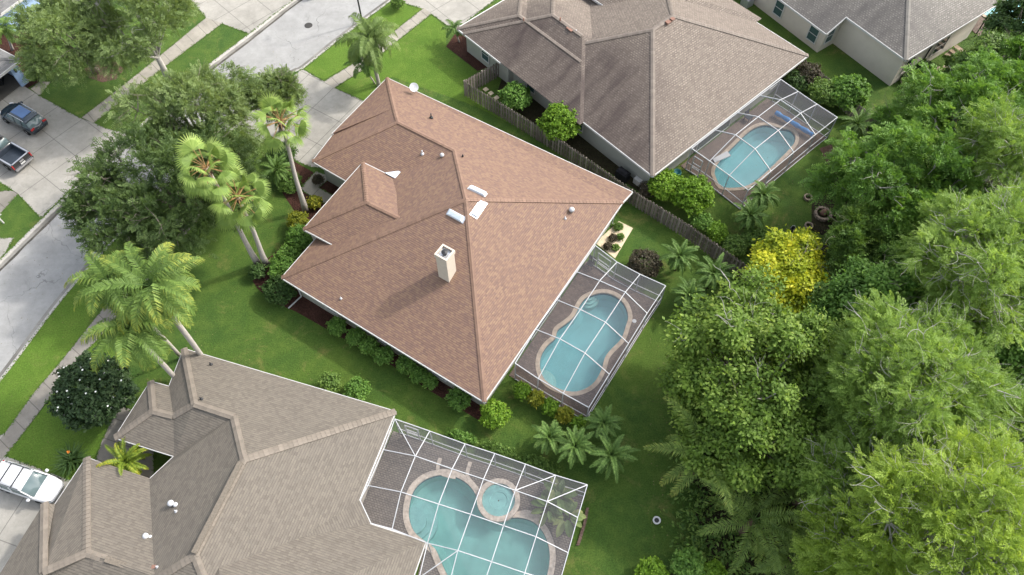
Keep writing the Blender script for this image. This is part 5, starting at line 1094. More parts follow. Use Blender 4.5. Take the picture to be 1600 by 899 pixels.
def tree(label, q, r, z, kind, mat, seed, cat='tree', name='leafy_tree', bark='bark', group=None, rz=None, asp=1.0, dens=1.0, lobes=13, base=None, twigs=0, lean=None):
    """crown centre at photo measure q with pixel radius r and centre height z"""
    rg = np.random.default_rng(seed); c = W(*q, z); m = mpp(*q, z); rx = r * m; rz = rz or min(rx * .85, z * .9)
    b = W(*base) if base else Vector((c.x, c.y, 0)); t = thing(name, label, cat, b, 0, group)
    cl = np.array(c - b); ry = rx * asp
    lob_r = {'oak': .42, 'broad': .36, 'small': .40, 'compound': .42, 'cypress': .42, 'bush': .4}[kind]; LC, lr, S, own = crown_subs(rg, (rx * .92, ry * .92, rz), lobes, lob_r, int({'oak': 30, 'broad': 30, 'small': 36, 'compound': 22, 'cypress': 26, 'bush': 16}[kind] * dens))
    K = max(.35, min(1.0, rx / 4.5))
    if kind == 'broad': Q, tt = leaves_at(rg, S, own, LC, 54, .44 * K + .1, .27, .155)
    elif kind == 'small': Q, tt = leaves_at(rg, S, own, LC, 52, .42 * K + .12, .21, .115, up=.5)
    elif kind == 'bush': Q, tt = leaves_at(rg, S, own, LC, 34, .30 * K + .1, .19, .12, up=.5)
    else:
        per = {'compound': 9, 'cypress': 11, 'oak': 8}[kind]; idx = np.repeat(np.arange(len(S)), per); n = len(idx); od = nrm(S - LC[own] * .8)[idx]
        if kind == 'compound':
            D = nrm(od * .7 + rg.normal(size=(n, 3)) * .6 + np.array([0, 0, .25])); Ln = rg.uniform(.6, 1.15, n); Q, t0, per2 = spray_quads(rg, S[idx] + rg.normal(size=(n, 3)) * .15, D, Ln, 8, .30, .095, R(62), .4, .45)
        elif kind == 'oak':
            D = nrm(od * .9 + rg.normal(size=(n, 3)) * .6 + np.array([0, 0, .15])); Ln = rg.uniform(.45, 1.0, n); Q, t0, per2 = spray_quads(rg, S[idx] + rg.normal(size=(n, 3)) * .22, D, Ln, 7, .20, .085, R(55), .9, .2)
        else:
            D = nrm(od * np.array([1, 1, .5]) * .8 + rg.normal(size=(n, 3)) * np.array([.55, .55, .35]) + np.array([0, 0, .12])); Ln = rg.uniform(.5, 1.0, n); Q, t0, per2 = spray_quads(rg, S[idx] + rg.normal(size=(n, 3)) * .22, D, Ln, 9, .24, .05, R(42), .8, .15)
        ct = rg.uniform(0, 1, len(S)); lt = rg.uniform(0, 1, len(LC)); tt = np.tile((.32 * ct[idx] + .25 * lt[own[idx]]), per2) + .25 * t0 + .2 * rg.uniform(0, 1, len(Q))
    Q = Q + cl
    low = Q[:, :, 2].min(1) > .03; Q = Q[low]; tt = tt[low]
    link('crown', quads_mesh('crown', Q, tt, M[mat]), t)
    tr = MB(); hub = Vector((0, 0, 0)).lerp(Vector(cl), .45 if z > 2.5 else .3); r0 = max(.05, min(.34, rx * .055)); rgb = rg
    tr.tube([(0, 0, -.05), Vector((0, 0, 0)).lerp(hub, .5) + Vector((.06, -.05, 0)) * r0 * 4, hub], [r0 * 1.35, r0, r0 * .85], 9)
    limb_tubes(tr, Vector((0, 0, 0)), [Vector(LC[i] + cl) for i in range(len(LC))], r0 * .5, rg, hub=hub)
    if rx > 1.2:
        pk = rg.choice(len(S), min(len(S), int(len(LC) * (2.4 if kind != 'cypress' else 4)) + twigs), replace=False)
        for i in pk: a = Vector(LC[own[i]] + cl); e = Vector(S[i] + cl + (S[i] - LC[own[i]]) * (.0)); md = a.lerp(e, .5) + Vector(rg.normal(size=3) * .16); tr.tube([a, md, e], [.06, .045, .022], 4, cap=False)
        ntw = {'cypress': 55, 'oak': 14, 'compound': 12, 'broad': 8, 'small': 0, 'bush': 0}[kind] + twigs
        up_s = np.where(S[:, 2] > np.median(S[:, 2]) - .2)[0]
        for i in rg.choice(up_s, min(len(up_s), ntw), replace=False):       # bare pale twigs showing through the foliage
            def walk(p, d, r, steps, fork):
                pts = [p]
                for k in range(steps):
                    d = (d + Vector(rg.normal(size=3)) * .33 + Vector((0, 0, .03))).normalized(); p = p + d * rg.uniform(.22, .42); pts.append(p)
                    if fork and k in (0, 2): walk(p, (d + Vector(rg.normal(size=3)) * .8).normalized(), r * .7, steps - k - 1, False)
                if len(pts) > 1: tr.tube(pts, [r * (1 - .7 * k / (len(pts) - 1)) for k in range(len(pts))], 4, cap=False)
            o = Vector(S[i] - LC[own[i]] * .6); o.z *= .35; walk(Vector(S[i] + cl) + Vector((0, 0, .12)) - o.normalized() * .5, o.normalized(), rg.uniform(.013, .03), 7, True)
    tr.build('trunk', M[bark], t, smooth=True, local=True); return t
def shrub(label, q, r, z, mat, seed, name='shrub', cat='shrub', rzf=.8, leaf=(.15, .10), dens=1.0, group=None, asp=1.0, ang=0.0, flowers=0, flower_mat='flower', flat=.9):
    rg = np.random.default_rng(seed); c = W(*q, z); m = mpp(*q, z); rx = r * m; rz = max(.2, z * 1.0); t = thing(name, label, cat, (c.x, c.y, 0), 0, group)
    n = int(150 * dens * (rx * rx * asp) / .6) + 60; d = rdir(rg, n); d[:, 2] = np.abs(d[:, 2]) * rg.choice([1, 1, -.35], n)
    wob = 1 + .13 * np.sin(d[:, 0] * 5 + seed) * np.cos(d[:, 1] * 6 + seed * 2) + rg.normal(size=n) * .05
    S = d * (rg.uniform(.72, .98, n) * wob)[:, None] * np.array([rx, rx * asp, rz * flat]); ca, sa = math.cos(ang), math.sin(ang); Rm = np.array([[ca, -sa, 0], [sa, ca, 0], [0, 0, 1]]); S = S @ Rm.T
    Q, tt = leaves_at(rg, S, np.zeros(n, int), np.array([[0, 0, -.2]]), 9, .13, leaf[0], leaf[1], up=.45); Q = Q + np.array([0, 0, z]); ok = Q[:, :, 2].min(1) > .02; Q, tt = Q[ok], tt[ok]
    link('foliage', quads_mesh('foliage', Q, tt, M[mat]), t)
    st = MB()
    for k in range(5): e = S[rg.integers(0, n)] * .8; st.tube([(0, 0, -.02), Vector((e[0] * .5, e[1] * .5, z * .6)), Vector((e[0], e[1], max(.1, e[2] + z)))], [.03, .02, .01], 5)
    st.build('stem', M['bark'], t, local=True)
    if flowers:
        top = S[S[:, 2] > -.1 * rz]; pk = top[rg.integers(0, len(top), flowers)] * 1.05; fm = MB()
        for p in pk:
            p = Vector(p) + Vector((0, 0, z)); a0 = rg.uniform(0, 6)
            for k in range(5): a = a0 + 1.2566 * k; o = Vector((math.cos(a), math.sin(a), .5)) * .075; s_ = Vector((-o.y, o.x, 0)) * .45; fm.add([p, p + o * .6 + s_, p + o, p + o * .6 - s_], [(0, 1, 2, 3)])
        fm.build('flower', M[flower_mat], t, local=True)['kind'] = 'stuff'
    return t
# ---- palms
def frond_pinnate(rg, az, el, L, droop, nl, ll, lw, vang=.35, ldroop=.35, gold=0.0, twist=0.0, seg=2, roll=0.0):
    """one feather frond: returns leaflet quads, tints, rachis points"""
    N = 22; p = np.zeros(3); pts = [p.copy()]; ds = []
    for k in range(N):
        t = (k + .5) / N; e = el - droop * t ** 1.35; a = az + twist * t; d = np.array([math.cos(a) * math.cos(e), math.sin(a) * math.cos(e), math.sin(e)]); p = p + d * L / N; pts.append(p.copy()); ds.append(d)
    pts = np.array(pts); ds = np.array(ds + [ds[-1]]); Q = []; T = []
    t = np.linspace(.14, .995, nl); f = t * N; i = np.minimum(f.astype(int), N - 1); P = pts[i] + (pts[i + 1] - pts[i]) * (f - i)[:, None]; D = ds[i]
    side = nrm(np.cross(D, np.array([[0, 0, 1.0]]))); upv = np.cross(side, D)
    if roll: side, upv = side * math.cos(roll) + upv * math.sin(roll), upv * math.cos(roll) - side * math.sin(roll)
    prof = np.sin(np.pi * np.clip(.2 + .76 * t, 0, 1)) ** .6
    for sg in (-1, 1):
        fw = .45 + .5 * t; u = nrm(side * sg + D * fw[:, None] + upv * vang + rg.normal(size=(nl, 3)) * .10); l = ll * prof * rg.uniform(.85, 1.12, nl); w = lw * (.6 + .4 * prof)
        nv = nrm(np.cross(u, D) * sg + rg.normal(size=(nl, 3)) * .2); v = nrm(np.cross(nv, u)); mid = P + u * (l * .5)[:, None]; u2 = nrm(u - np.array([0, 0, ldroop * 2.2])); tip = mid + u2 * (l * .55)[:, None]
        a, b = P - v * (w * .3)[:, None], P + v * (w * .3)[:, None]; c, d2 = mid + v * (w * .5)[:, None], mid - v * (w * .5)[:, None]; e1_, e2_ = tip + v * (w * .08)[:, None], tip - v * (w * .08)[:, None]
        Q += [np.stack([a, b, c, d2], 1), np.stack([d2, c, e1_, e2_], 1)]; tb = .2 + .3 * rg.uniform(0, 1, nl) + gold * t ** 1.5; T += [tb, tb + .12]
    return np.concatenate(Q), np.concatenate(T), pts
def palm(label, base, crown, z, mat, seed, nf, L, ll, lw=.055, els=(1.25, -.35), droop=1.5, nl=44, tr=.14, name='palm_tree', gold=.25, bark='palm_bark', group=None, ldroop=.35, bulge=False, skirt=False, vang=.3, cat='palm', azoff=0.0, azr=None):
    rg = np.random.default_rng(seed); b = W(*base) if base else None; c = W(*crown, z)
    if b is None: b = Vector((c.x, c.y, 0))
    t = thing(name, label, cat, b, 0, group); top = c - b; Q = []; T = []; rb = MB()
    for k in range(nf):
        f = k / max(1, nf - 1); az = (azoff + 2.39996 * k + rg.uniform(-.25, .25)) if azr is None else azr[0] + (azr[1] - azr[0]) * ((k * .618) % 1)
        el = els[0] + (els[1] - els[0]) * f ** .85 + rg.uniform(-.1, .1); Lk = L * rg.uniform(.85, 1.1) * (.72 + .28 * math.sin(math.pi * min(1, f + .25)))
        q, tt, pts = frond_pinnate(rg, az, el, Lk, droop * rg.uniform(.75, 1.15), nl, ll, lw, vang, ldroop, gold * rg.uniform(.3, 1.6), rg.uniform(-.25, .25), roll=rg.uniform(-.3, .3)); Q.append(q); T.append(tt + rg.uniform(-.08, .1))
        rb.tube([Vector(pts[i]) + top for i in (0, 4, 9, 14, 19, 22)], [.035, .028, .02, .014, .009, .005], 4, cap=False)
    Q = np.concatenate(Q) + np.array(top); T = np.concatenate(T); ok = Q[:, :, 2].min(1) > .02
    cr = link('crown', quads_mesh('crown', Q[ok], T[ok], M[mat]), t); rb.build('midribs', M[mat], cr, local=True)
    m = MB(); pts = [Vector((0, 0, -.05))] + [Vector((0, 0, 0)).lerp(top, k / 8) + Vector((math.sin(k * .7 + seed), math.cos(k * .5), 0)) * .02 for k in range(1, 8)] + [top]
    rr = [tr * 1.3] + [tr * (1 + (.25 * math.sin(math.pi * k / 8) if bulge else 0)) for k in range(1, 8)] + [tr * .8]; m.tube(pts, rr, 10); m.build('trunk', M[bark], t, smooth=True, local=True)
    if skirt:
        m = MB(); tp = top - UP * .15
        for k in range(10): a = k * .63; o = Vector((math.cos(a), math.sin(a), 0)); m.tube([tp + o * .1, tp + o * .28 - UP * .25, tp + o * .32 - UP * (.7 + .3 * math.sin(k * 3))], [.05, .04, .015], 5)
        m.build('dead_fibre', M['palm_brown'], t, local=True)
    return t
def fan_palm(label, base, crown, z, seed, nf=23, group=None):
    rg = np.random.default_rng(seed); b = W(*base); c = W(*crown, z); t = thing('fan_palm', label, 'palm', b, 0, group); top = c - b; Q = []; T = []; pt = MB()
    for k in range(nf):
        f = k / (nf - 1); az = 2.39996 * k + rg.uniform(-.2, .2); el = 1.2 - 1.9 * f ** .9 + rg.uniform(-.1, .1); L = rg.uniform(1.05, 1.65); d = np.array([math.cos(az) * math.cos(el), math.sin(az) * math.cos(el), math.sin(el)]); s = np.array([-math.sin(az), math.cos(az), 0]); u = np.cross(d, s) * -1.0
        if u[2] < 0: u = -u
        ro = rg.uniform(-.75, .75); s, u = s * math.cos(ro) + u * math.sin(ro), u * math.cos(ro) - s * math.sin(ro)
        hub = d * L - np.array([0, 0, .08 * L]); pt.tube([top, Vector(d * L * .5) + top, Vector(hub) + top], [.035, .025, .02], 4, cap=False); ns = 22; R0 = rg.uniform(.8, 1.05); a = np.linspace(-1.55, 1.55, ns) + rg.normal(size=ns) * .02; w = .125 * R0
        dd = d[None] * np.cos(a)[:, None] + s[None] * np.sin(a)[:, None] + u[None] * -.3 * (np.abs(np.sin(a)) ** 1.2)[:, None]; dd = nrm(dd); ll = R0 * (.8 + .25 * np.cos(a * .6)); sd = nrm(np.cross(dd, u[None])); mid = hub + dd * (ll * .62)[:, None]; d2 = nrm(dd - np.array([0, 0, .5 + .5 * f])); tip = mid + d2 * (ll * .48)[:, None]
        ww = np.full(ns, w)[:, None]; Q += [np.stack([hub - sd * ww * .12, hub + sd * ww * .12, mid + sd * ww * .5, mid - sd * ww * .5], 1), np.stack([mid - sd * ww * .42, mid + sd * ww * .42, tip + sd * ww * .08, tip - sd * ww * .08], 1)]; tb = .25 + .35 * rg.uniform(0, 1, ns) + .2 * (1 - f) + rg.uniform(-.1, .1); T += [tb, tb + .15]
    Q = np.concatenate(Q) + np.array(top); cr = link('crown', quads_mesh('crown', Q, np.concatenate(T), M['fan']), t); pt.build('petioles', M['petiole'], cr, local=True)
    m = MB(); pts = [Vector((0, 0, -.05))] + [Vector((0, 0, 0)).lerp(top, k / 8) + Vector((math.sin(k * .8 + seed), math.cos(k * .6 + seed), 0)) * .05 for k in range(1, 8)] + [top]; m.tube(pts, [.30, .24, .20, .18, .17, .16, .155, .15, .16], 10); m.build('trunk', M['palm_bark'], t, smooth=True, local=True)
    m = MB(); tp = top - UP * .1
    for k in range(14): a = k * .45; o = Vector((math.cos(a), math.sin(a), 0)); m.tube([tp + o * .1, tp + o * .22 - UP * .2, tp + o * .2 - UP * (.55 + .2 * math.sin(k * 2))], [.05, .04, .02], 5)
    m.build('dead_fibre', M['palm_brown'], t, local=True); return t
def spiky(label, q, z, r, mat, seed, nb, name, cat, flower=False, w=.05):
    rg = np.random.default_rng(seed); c = W(*q); t = thing(name, label, cat, c); Q = []; T = []
    for k in range(nb):
        az = rg.uniform(0, 6.283); el = rg.uniform(.45, 1.4); L = r * rg.uniform(.7, 1.2); d = np.array([math.cos(az) * math.cos(el), math.sin(az) * math.cos(el), math.sin(el)]); s = np.array([-math.sin(az), math.cos(az), 0]) * w; p0 = rg.normal(size=3) * np.array([.12, .12, 0]); m1 = p0 + d * L * .6; tp = m1 + nrm((d + np.array([d[0], d[1], -.55]))[None])[0] * L * .5
        Q += [[p0 - s * .5, p0 + s * .5, m1 + s, m1 - s], [m1 - s, m1 + s, tp + s * .1, tp - s * .1]]; x = rg.uniform(0, 1); T += [x * .7, x * .7 + .2]
    Q = np.array(Q); Q[:, :, 2] = np.maximum(Q[:, :, 2], .02); link('foliage', quads_mesh('foliage', Q, np.array(T), M[mat]), t)
    if flower:
        f = MB(); p = Vector((.1, .15, r * 1.0))
        for k in range(4): a = .5 + k * .5; f.bar(p, p + Vector((math.cos(a) * .16, math.sin(a) * .16, .1)), .04, .04)
        f.build('flower', M['orange_flower'], t, local=True)
    return t

# street trees across the road and in the front yard
tree('spreading oak at the top left in front of blue house', (112, 62), 98, 6.0, 'oak', 'oak_light', 11, rz=3.6, lobes=17, base=(150, 112))
tree('oak with bare leaning trunk between street and far sidewalk', (222, 42), 88, 7.2, 'oak', 'oak_light', 12, rz=3.2, lobes=15, base=(263, 123), bark='bark_pale')
tree('light green oak beside driveway of the brown-roofed house', (304, 192), 100, 6.5, 'oak', 'oak_light', 13, rz=3.6, lobes=19, base=(325, 235))
tree('small grey-green tree beside tall fan palm near the street', (432, 158), 44, 5.0, 'oak', 'oak_light', 14, rz=1.8, lobes=9, base=(438, 205))
tree('big dark oak overhanging the street behind twin fan palms', (272, 292), 128, 6.0, 'oak', 'oak', 15, rz=3.6, lobes=24, base=(290, 345), dens=1.05)
tree('dark lower oak reaching over the street above golden palms', (182, 362), 98, 5.0, 'oak', 'oak', 16, rz=2.6, lobes=18, base=(245, 375))
fan_palm('tall single fan palm with pale trunk near front walk', (478, 331), (438, 190), 9.4, 21)
fan_palm('higher of two fan palms rising from the front lawn', (404, 414), (322, 262), height_between((404, 414), (322, 262)), 22, 25)
fan_palm('lower of two fan palms rising from the front lawn', (417, 414), (372, 308), height_between((417, 414), (372, 308)), 23, 25)
palm('golden feather palm with pale trunk by the foreground house corner', (332, 580), (236, 448), height_between((332, 580), (236, 448)), 'queen_gold', 31, 32, 3.9, .85, .06, (1.25, -1.05), 1.8, 46, .15, gold=.4, ldroop=.6, skirt=True, bulge=True, name='feather_palm', azoff=.4)
palm('lower golden feather palm above the white-flowered tree', (292, 612), (204, 512), height_between((292, 612), (204, 512)), 'queen_gold', 32, 30, 3.7, .85, .06, (1.2, -1.05), 1.85, 46, .14, gold=.22, ldroop=.6, bulge=True, name='feather_palm', azoff=1.4)
palm('green feather palm hidden behind the golden feather palms', (285, 560), (170, 440), height_between((285, 560), (170, 440)), 'queen_gold', 37, 18, 3.2, .75, .06, (1.1, -.6), 1.7, 42, .12, gold=.35, bulge=True, name='feather_palm', azoff=2.2)
palm('tall drooping queen palm in lawn between driveway and taupe house', (592, 134), (577, 62), height_between((592, 134), (577, 62)), 'queen', 33, 20, 3.6, .95, .07, (1.2, -.5), 1.9, 52, .17, gold=.1, ldroop=.7, name='queen_palm')
palm('short slender palm under the drooping queen palm', (586, 131), (566, 100), height_between((586, 131), (566, 100)), 'pygmy', 34, 12, 1.9, .45, .05, (1.1, -.3), 1.6, 40, .07, gold=.1, ldroop=.5, name='queen_palm')
palm('small dark palm in the mulch bed by taupe house', (718, 66), (709, 44), height_between((718, 66), (709, 44)), 'pygmy', 35, 14, 1.35, .32, .045, (1.1, -.3), 1.5, 32, .07, gold=.05, name='date_palm')
palm('palm at the left edge beside the blue house', (20, 78), (6, 42), 3.2, 'queen_gold', 36, 13, 2.3, .5, .06, (1.1, -.4), 1.6, 36, .12, gold=.2, name='feather_palm')
shrub('dark glossy tree covered with white flowers by the sidewalk', (148, 612), 62, 2.3, 'magnolia', 41, 'flowering_tree', 'tree', leaf=(.24, .13), dens=1.1, flowers=70, flat=1.0)
# right-hand woodland, near to far
tree('large bright broad-leaved tree at the edge of back lawn', (1168, 574), 128, 5.4, 'broad', 'broad', 51, rz=4.8, lobes=24, asp=1.0, dens=.92, twigs=8, bark='bark_pale')
tree('lower leafy tree beneath the large broad-leaved tree', (1170, 684), 94, 5.0, 'broad', 'broad', 52, rz=3.4, lobes=14)
tree('vivid yellow-leaved tree at the end of the wooden fence', (1226, 432), 78, 3.6, 'broad', 'yellow', 53, rz=2.7, lobes=20, dens=1.1)
tree('lush green tree beside the stone rings', (1388, 300), 104, 5.6, 'compound', 'lush', 54, rz=4.0, lobes=18, bark='bark_pale', dens=1.0)
tree('lush tree with drooping sprays below the beige house', (1494, 200), 102, 6.2, 'compound', 'lush', 55, rz=4.2, lobes=18, bark='bark_pale')
tree('pale feathery cypress at right edge above the chartreuse tree', (1552, 258), 78, 8.2, 'cypress', 'cypress', 56, rz=4.0, lobes=14, name='cypress_tree', bark='bark_pale')
tree('broad pale cypress right of the yellow tree', (1530, 428), 122, 9.5, 'cypress', 'cypress', 57, rz=4.4, lobes=22, name='cypress_tree', bark='bark_pale', twigs=30)
tree('pale cypress in the middle of the woodland', (1408, 618), 142, 8.8, 'cypress', 'cypress', 58, rz=4.6, lobes=26, name='cypress_tree', bark='bark_pale', twigs=34, dens=1.1)
tree('bright lime cypress in bottom right corner', (1490, 842), 152, 10.5, 'cypress', 'cypress_lime', 59, rz=4.8, lobes=26, name='cypress_tree', bark='bark_pale', twigs=60, dens=1.1)
tree('darker feathery cypress left of the lime cypress', (1318, 762), 88, 6.2, 'cypress', 'cypress', 60, rz=3.4, lobes=14, name='cypress_tree', bark='bark_pale')
tree('feathery cypress at the bottom edge beside wild palms', (1330, 868), 84, 6.0, 'cypress', 'cypress_lime', 61, rz=3.0, lobes=13, name='cypress_tree', bark='bark_pale')
tree('feathery cypress between the lime cypress and right edge', (1560, 690), 74, 7.0, 'cypress', 'cypress', 62, rz=3.4, lobes=12, name='cypress_tree', bark='bark_pale')
tree('mid green tree between yellow tree and pale cypress', (1350, 478), 80, 5.4, 'broad', 'lush', 63, rz=3.6, lobes=14)
tree('chartreuse tree with arching sprays behind the lush tree', (1448, 372), 62, 4.4, 'compound', 'chartreuse', 64, rz=2.8, lobes=12)
tree('mid green tree above the yellow tree', (1348, 398), 62, 4.8, 'compound', 'mid', 65, rz=2.8, lobes=12)
tree('dark green tree deep between the two lush trees', (1462, 292), 66, 3.6, 'broad', 'deep', 66, rz=2.8, lobes=13)
tree('dark tree in the top right corner', (1606, 32), 46, 5.5, 'broad', 'deep', 67, rz=3.0, lobes=12)
tree('mid green tree beside the beige house steps', (1552, 98), 62, 4.0, 'broad', 'mid', 68, rz=2.8, lobes=13)
tree('olive tree at right edge below the broad pale cypress', (1568, 574), 82, 5.6, 'broad', 'lush', 69, rz=3.2, lobes=14)
tree('dark tree under the lime cypress at right edge', (1600, 740), 60, 4.0, 'broad', 'deep', 70, rz=3.0, lobes=12)
tree('shaded tree between broad-leaved tree and middle cypress', (1300, 640), 54, 3.2, 'broad', 'deep', 71, rz=2.6, lobes=11)
tree('shaded tree under the broad pale cypress', (1440, 500), 64, 5.4, 'broad', 'mid', 72, rz=2.8, lobes=12)
tree('lush tree at the right edge above pale cypress', (1560, 160), 66, 5.6, 'compound', 'lush', 73, rz=3.2, lobes=12)
tree('dark tree left of the yellow tree by stone rings', (1298, 480), 52, 4.2, 'broad', 'mid', 74, rz=2.2, lobes=10)
FILL = [('broad', 'mid', (1262, 545), 50, 3.6, 'leafy tree squeezed between broad-leaved tree and yellow tree'), ('broad', 'lush', (1322, 560), 56, 4.6, 'green tree above the middle cypress on its left'), ('compound', 'mid', (1492, 536), 58, 5.2, 'green tree between broad pale cypress and middle cypress'), ('broad', 'mid', (1500, 330), 54, 5.0, 'green tree left of the upper right cypress'), ('compound', 'lush', (1412, 432), 60, 5.0, 'bright tree left of the broad pale cypress'),
        ('broad', 'mid', (1248, 690), 52, 3.4, 'leafy tree in the shade right of broad-leaved tree'), ('cypress', 'cypress', (1275, 690), 46, 4.2, 'small feathery cypress left of the middle cypress'), ('broad', 'mid', (1592, 655), 56, 5.0, 'leafy tree at right edge beside middle cypress'), ('compound', 'lush', (1420, 232), 54, 3.4, 'low lush tree below the beige house lawn'), ('broad', 'mid', (1345, 345), 50, 3.6, 'leafy tree beside the lush tree and stone rings'), ('compound', 'lush', (1590, 105), 50, 4.6, 'lush tree at the right edge below dark corner tree'), ('broad', 'lush', (1275, 440), 44, 3.2, 'green tree touching right side of yellow tree')]
for k, (kd_, mt_, q_, r_, z_, lb_) in enumerate(FILL): tree(lb_, q_, r_, z_, kd_, mt_, 400 + k, lobes=12, name='cypress_tree' if kd_ == 'cypress' else 'leafy_tree')
# palms of the back garden
gp = 'date palms beside the small screen cage'
def dpalm(label, q, z, L, seed, mat='pygmy', gold=.08, group=None, nf=32): palm(label, None, q, z, mat, seed, nf, L * 1.15, .26, .055, (1.4, -.4), 1.45, 33, .09, name='date_palm', gold=gold, bark='palm_brown', group=group, ldroop=.2, vang=.5)
dpalm('date palm nearest the wooden fence beside bronze bush', (1062, 402), 1.9, 1.55, 81)
dpalm('large date palm against the wooden fence', (1114, 428), 2.1, 1.65, 82)
dpalm('lower date palm by the corner of small cage', (1076, 461), 1.7, 1.4, 83)
dpalm('leftmost date palm on the lawn between both cages', (858, 684), 1.6, 1.25, 84, gold=.15)
dpalm('middle date palm on the lawn above foreground cage', (899, 698), 1.8, 1.5, 85, gold=.1)
dpalm('largest date palm on the lawn above foreground cage', (955, 712), 1.9, 1.7, 86)
dpalm('date palm touching the lower corner of small cage', (944, 662), 1.8, 1.3, 87, gold=.02)
dpalm('date palm by the corner of freeform pool cage', (1193, 306), 2.2, 1.5, 88, gold=.12)
dpalm('date palm on lawn below freeform pool cage', (1172, 338), 1.8, 1.45, 89)
dpalm('date palm between freeform pool cage and lush trees', (1339, 196), 2.0, 1.8, 90)
dpalm('dark sago in the front mulch bed by fan palm', (433, 266), 1.3, 1.5, 91)
dpalm('yellowing sago in the courtyard of foreground house', (198, 722), 2.0, 1.75, 92, 'sago', .35)
palm('wild date palm arching over the back lawn', None, (1104, 712), 4.3, 'wild', 93, 13, 5.0, .6, .05, (1.1, -.15), 1.35, 40, .2, name='wild_palm', gold=.35, bark='palm_brown')
palm('wild date palm among shade below the broad-leaved tree', None, (1178, 812), 3.8, 'wild', 94, 12, 4.6, .6, .05, (1.1, -.1), 1.3, 40, .2, name='wild_palm', gold=.1, bark='palm_brown')
palm('dark wild palm near the bottom edge', None, (1238, 872), 3.0, 'wild', 95, 13, 3.4, .55, .055, (1.1, -.2), 1.3, 46, .2, name='wild_palm', gold=.0, bark='palm_brown')
palm('wild palm between shaded trees in the woodland', None, (1262, 770), 2.8, 'wild', 96, 12, 3.4, .55, .055, (1.0, -.2), 1.3, 44, .2, name='wild_palm', gold=.05, bark='palm_brown')
# hedges and shrubs
SH = [('round clipped bush under middle of south eave', (527, 511), 15, .75, 'lush'), ('clipped bush left of the south wall hedge gap', (556, 527), 14, .7, 'lush'), ('clipped bush third along the south wall', (577, 541), 15, .7, 'lush'), ('clipped bush fourth along the south wall', (600, 556), 15, .75, 'lush'),
      ('leafy bush just right of the hedge gap', (634, 571), 15, .75, 'lush'), ('leafy bush before the bare mulch at south wall', (655, 586), 14, .7, 'lush'), ('small leafy bush beside bare mulch near corner', (672, 597), 11, .6, 'lush'), ('round bush one step before the house corner', (717, 623), 19, .85, 'lush')]
for k, (lb, q, r, z, m_) in enumerate(SH): shrub(lb, q, r, z, m_, 100 + k, leaf=(.17, .09))
shrub('big round bright green bush at the house corner', (773, 648), 23, .95, 'chartreuse', 110, leaf=(.16, .11), dens=1.2)
shrub('round dark bush at the foreground roof edge, left one', (517, 599), 17, .8, 'mid', 111); shrub('round dark bush at the foreground roof edge, right one', (558, 609), 19, .8, 'lush', 112)
shrub('dark clipped bush at front corner of brown-roofed house', (437, 452), 27, .8, 'deep', 113, dens=1.2); shrub('small dark bush in front bed at the lawn edge', (402, 425), 13, .6, 'deep', 114)
shrub('leafy front hedge under the front eave', (447, 408), 34, .9, 'lush', 115, asp=.62, ang=R(57), leaf=(.2, .1)); shrub('leafy front hedge beside the entry porch', (470, 372), 24, .9, 'lush', 116, leaf=(.2, .1))
shrub('yellow-green bush beside the front walk hedge', (466, 346), 17, .8, 'croton', 117); shrub('small yellow-green plant by the front walk', (491, 316), 11, .5, 'croton', 118)
shrub('low dark plants between fan palm and walk', (452, 285), 20, .5, 'mid', 119); shrub('low dark shrub by the driveway mulch bed', (440, 240), 22, .7, 'deep', 120)
shrub('reddish plant in the small entry bed', (497, 281), 8, .45, 'purple', 121)
for k, (q, r, lb) in enumerate([((816, 611), 15, 'lime green croton nearest the house wall by small cage'), ((838, 624), 15, 'golden croton second along the small cage'), ((860, 637), 15, 'lime green croton midway along the small cage'), ((882, 649), 15, 'orange-tinged croton fourth along the small cage'), ((903, 662), 12, 'last lime green croton by the date palm')]): shrub(lb, q, r - 2, .7 + .12 * (k % 2), 'croton' if k % 2 else 'chartreuse', 130 + k, leaf=(.26, .09), dens=.6, flat=1.0)
shrub('bronze bush outside the small cage', (1008, 413), 27, 1.0, 'purple', 140, leaf=(.17, .1))
shrub('low creeping hedge along foreground cage, left part', (722, 683), 26, .35, 'lush', 141, asp=.3, ang=R(-17)); shrub('low creeping hedge along foreground cage, middle part', (778, 703), 30, .4, 'mid', 142, asp=.3, ang=R(-17)); shrub('low creeping hedge along foreground cage, right part', (843, 726), 34, .35, 'mid', 143, asp=.3, ang=R(-17))
shrub('round bush between fence and taupe house, left one', (806, 152), 25, 1.3, 'lush', 144, leaf=(.2, .12)); shrub('light round tree between fence and taupe house, right one', (876, 193), 33, 1.8, 'chartreuse', 145, leaf=(.22, .12), dens=1.1, name='small_tree', cat='tree')
shrub('leafy shrub beside the covered grill and taupe house', (1040, 291), 28, 1.3, 'chartreuse', 146, leaf=(.22, .12)); shrub('pale leafy shrub by freeform pool cage near fence', (1082, 306), 33, 1.5, 'chartreuse', 147, leaf=(.22, .12))
shrub('reddish shrub by the pool equipment', (1012, 298), 13, .7, 'purple', 148)
for k, (q, r, m_, lb) in enumerate([((1095, 345), 17, 'lush', 'low shrub on far side of fence by the pale shrub'), ((1120, 362), 17, 'chartreuse', 'low bright shrub on far side of fence, middle'), ((1148, 384), 20, 'mid', 'low shrub on far side of fence by the yellow tree'), ((1180, 372), 22, 'mid', 'low dark shrub below the lawn date palms'), ((1205, 395), 22, 'lush', 'low shrub touching the yellow tree')]): shrub(lb, q, r, .7, m_, 150 + k)
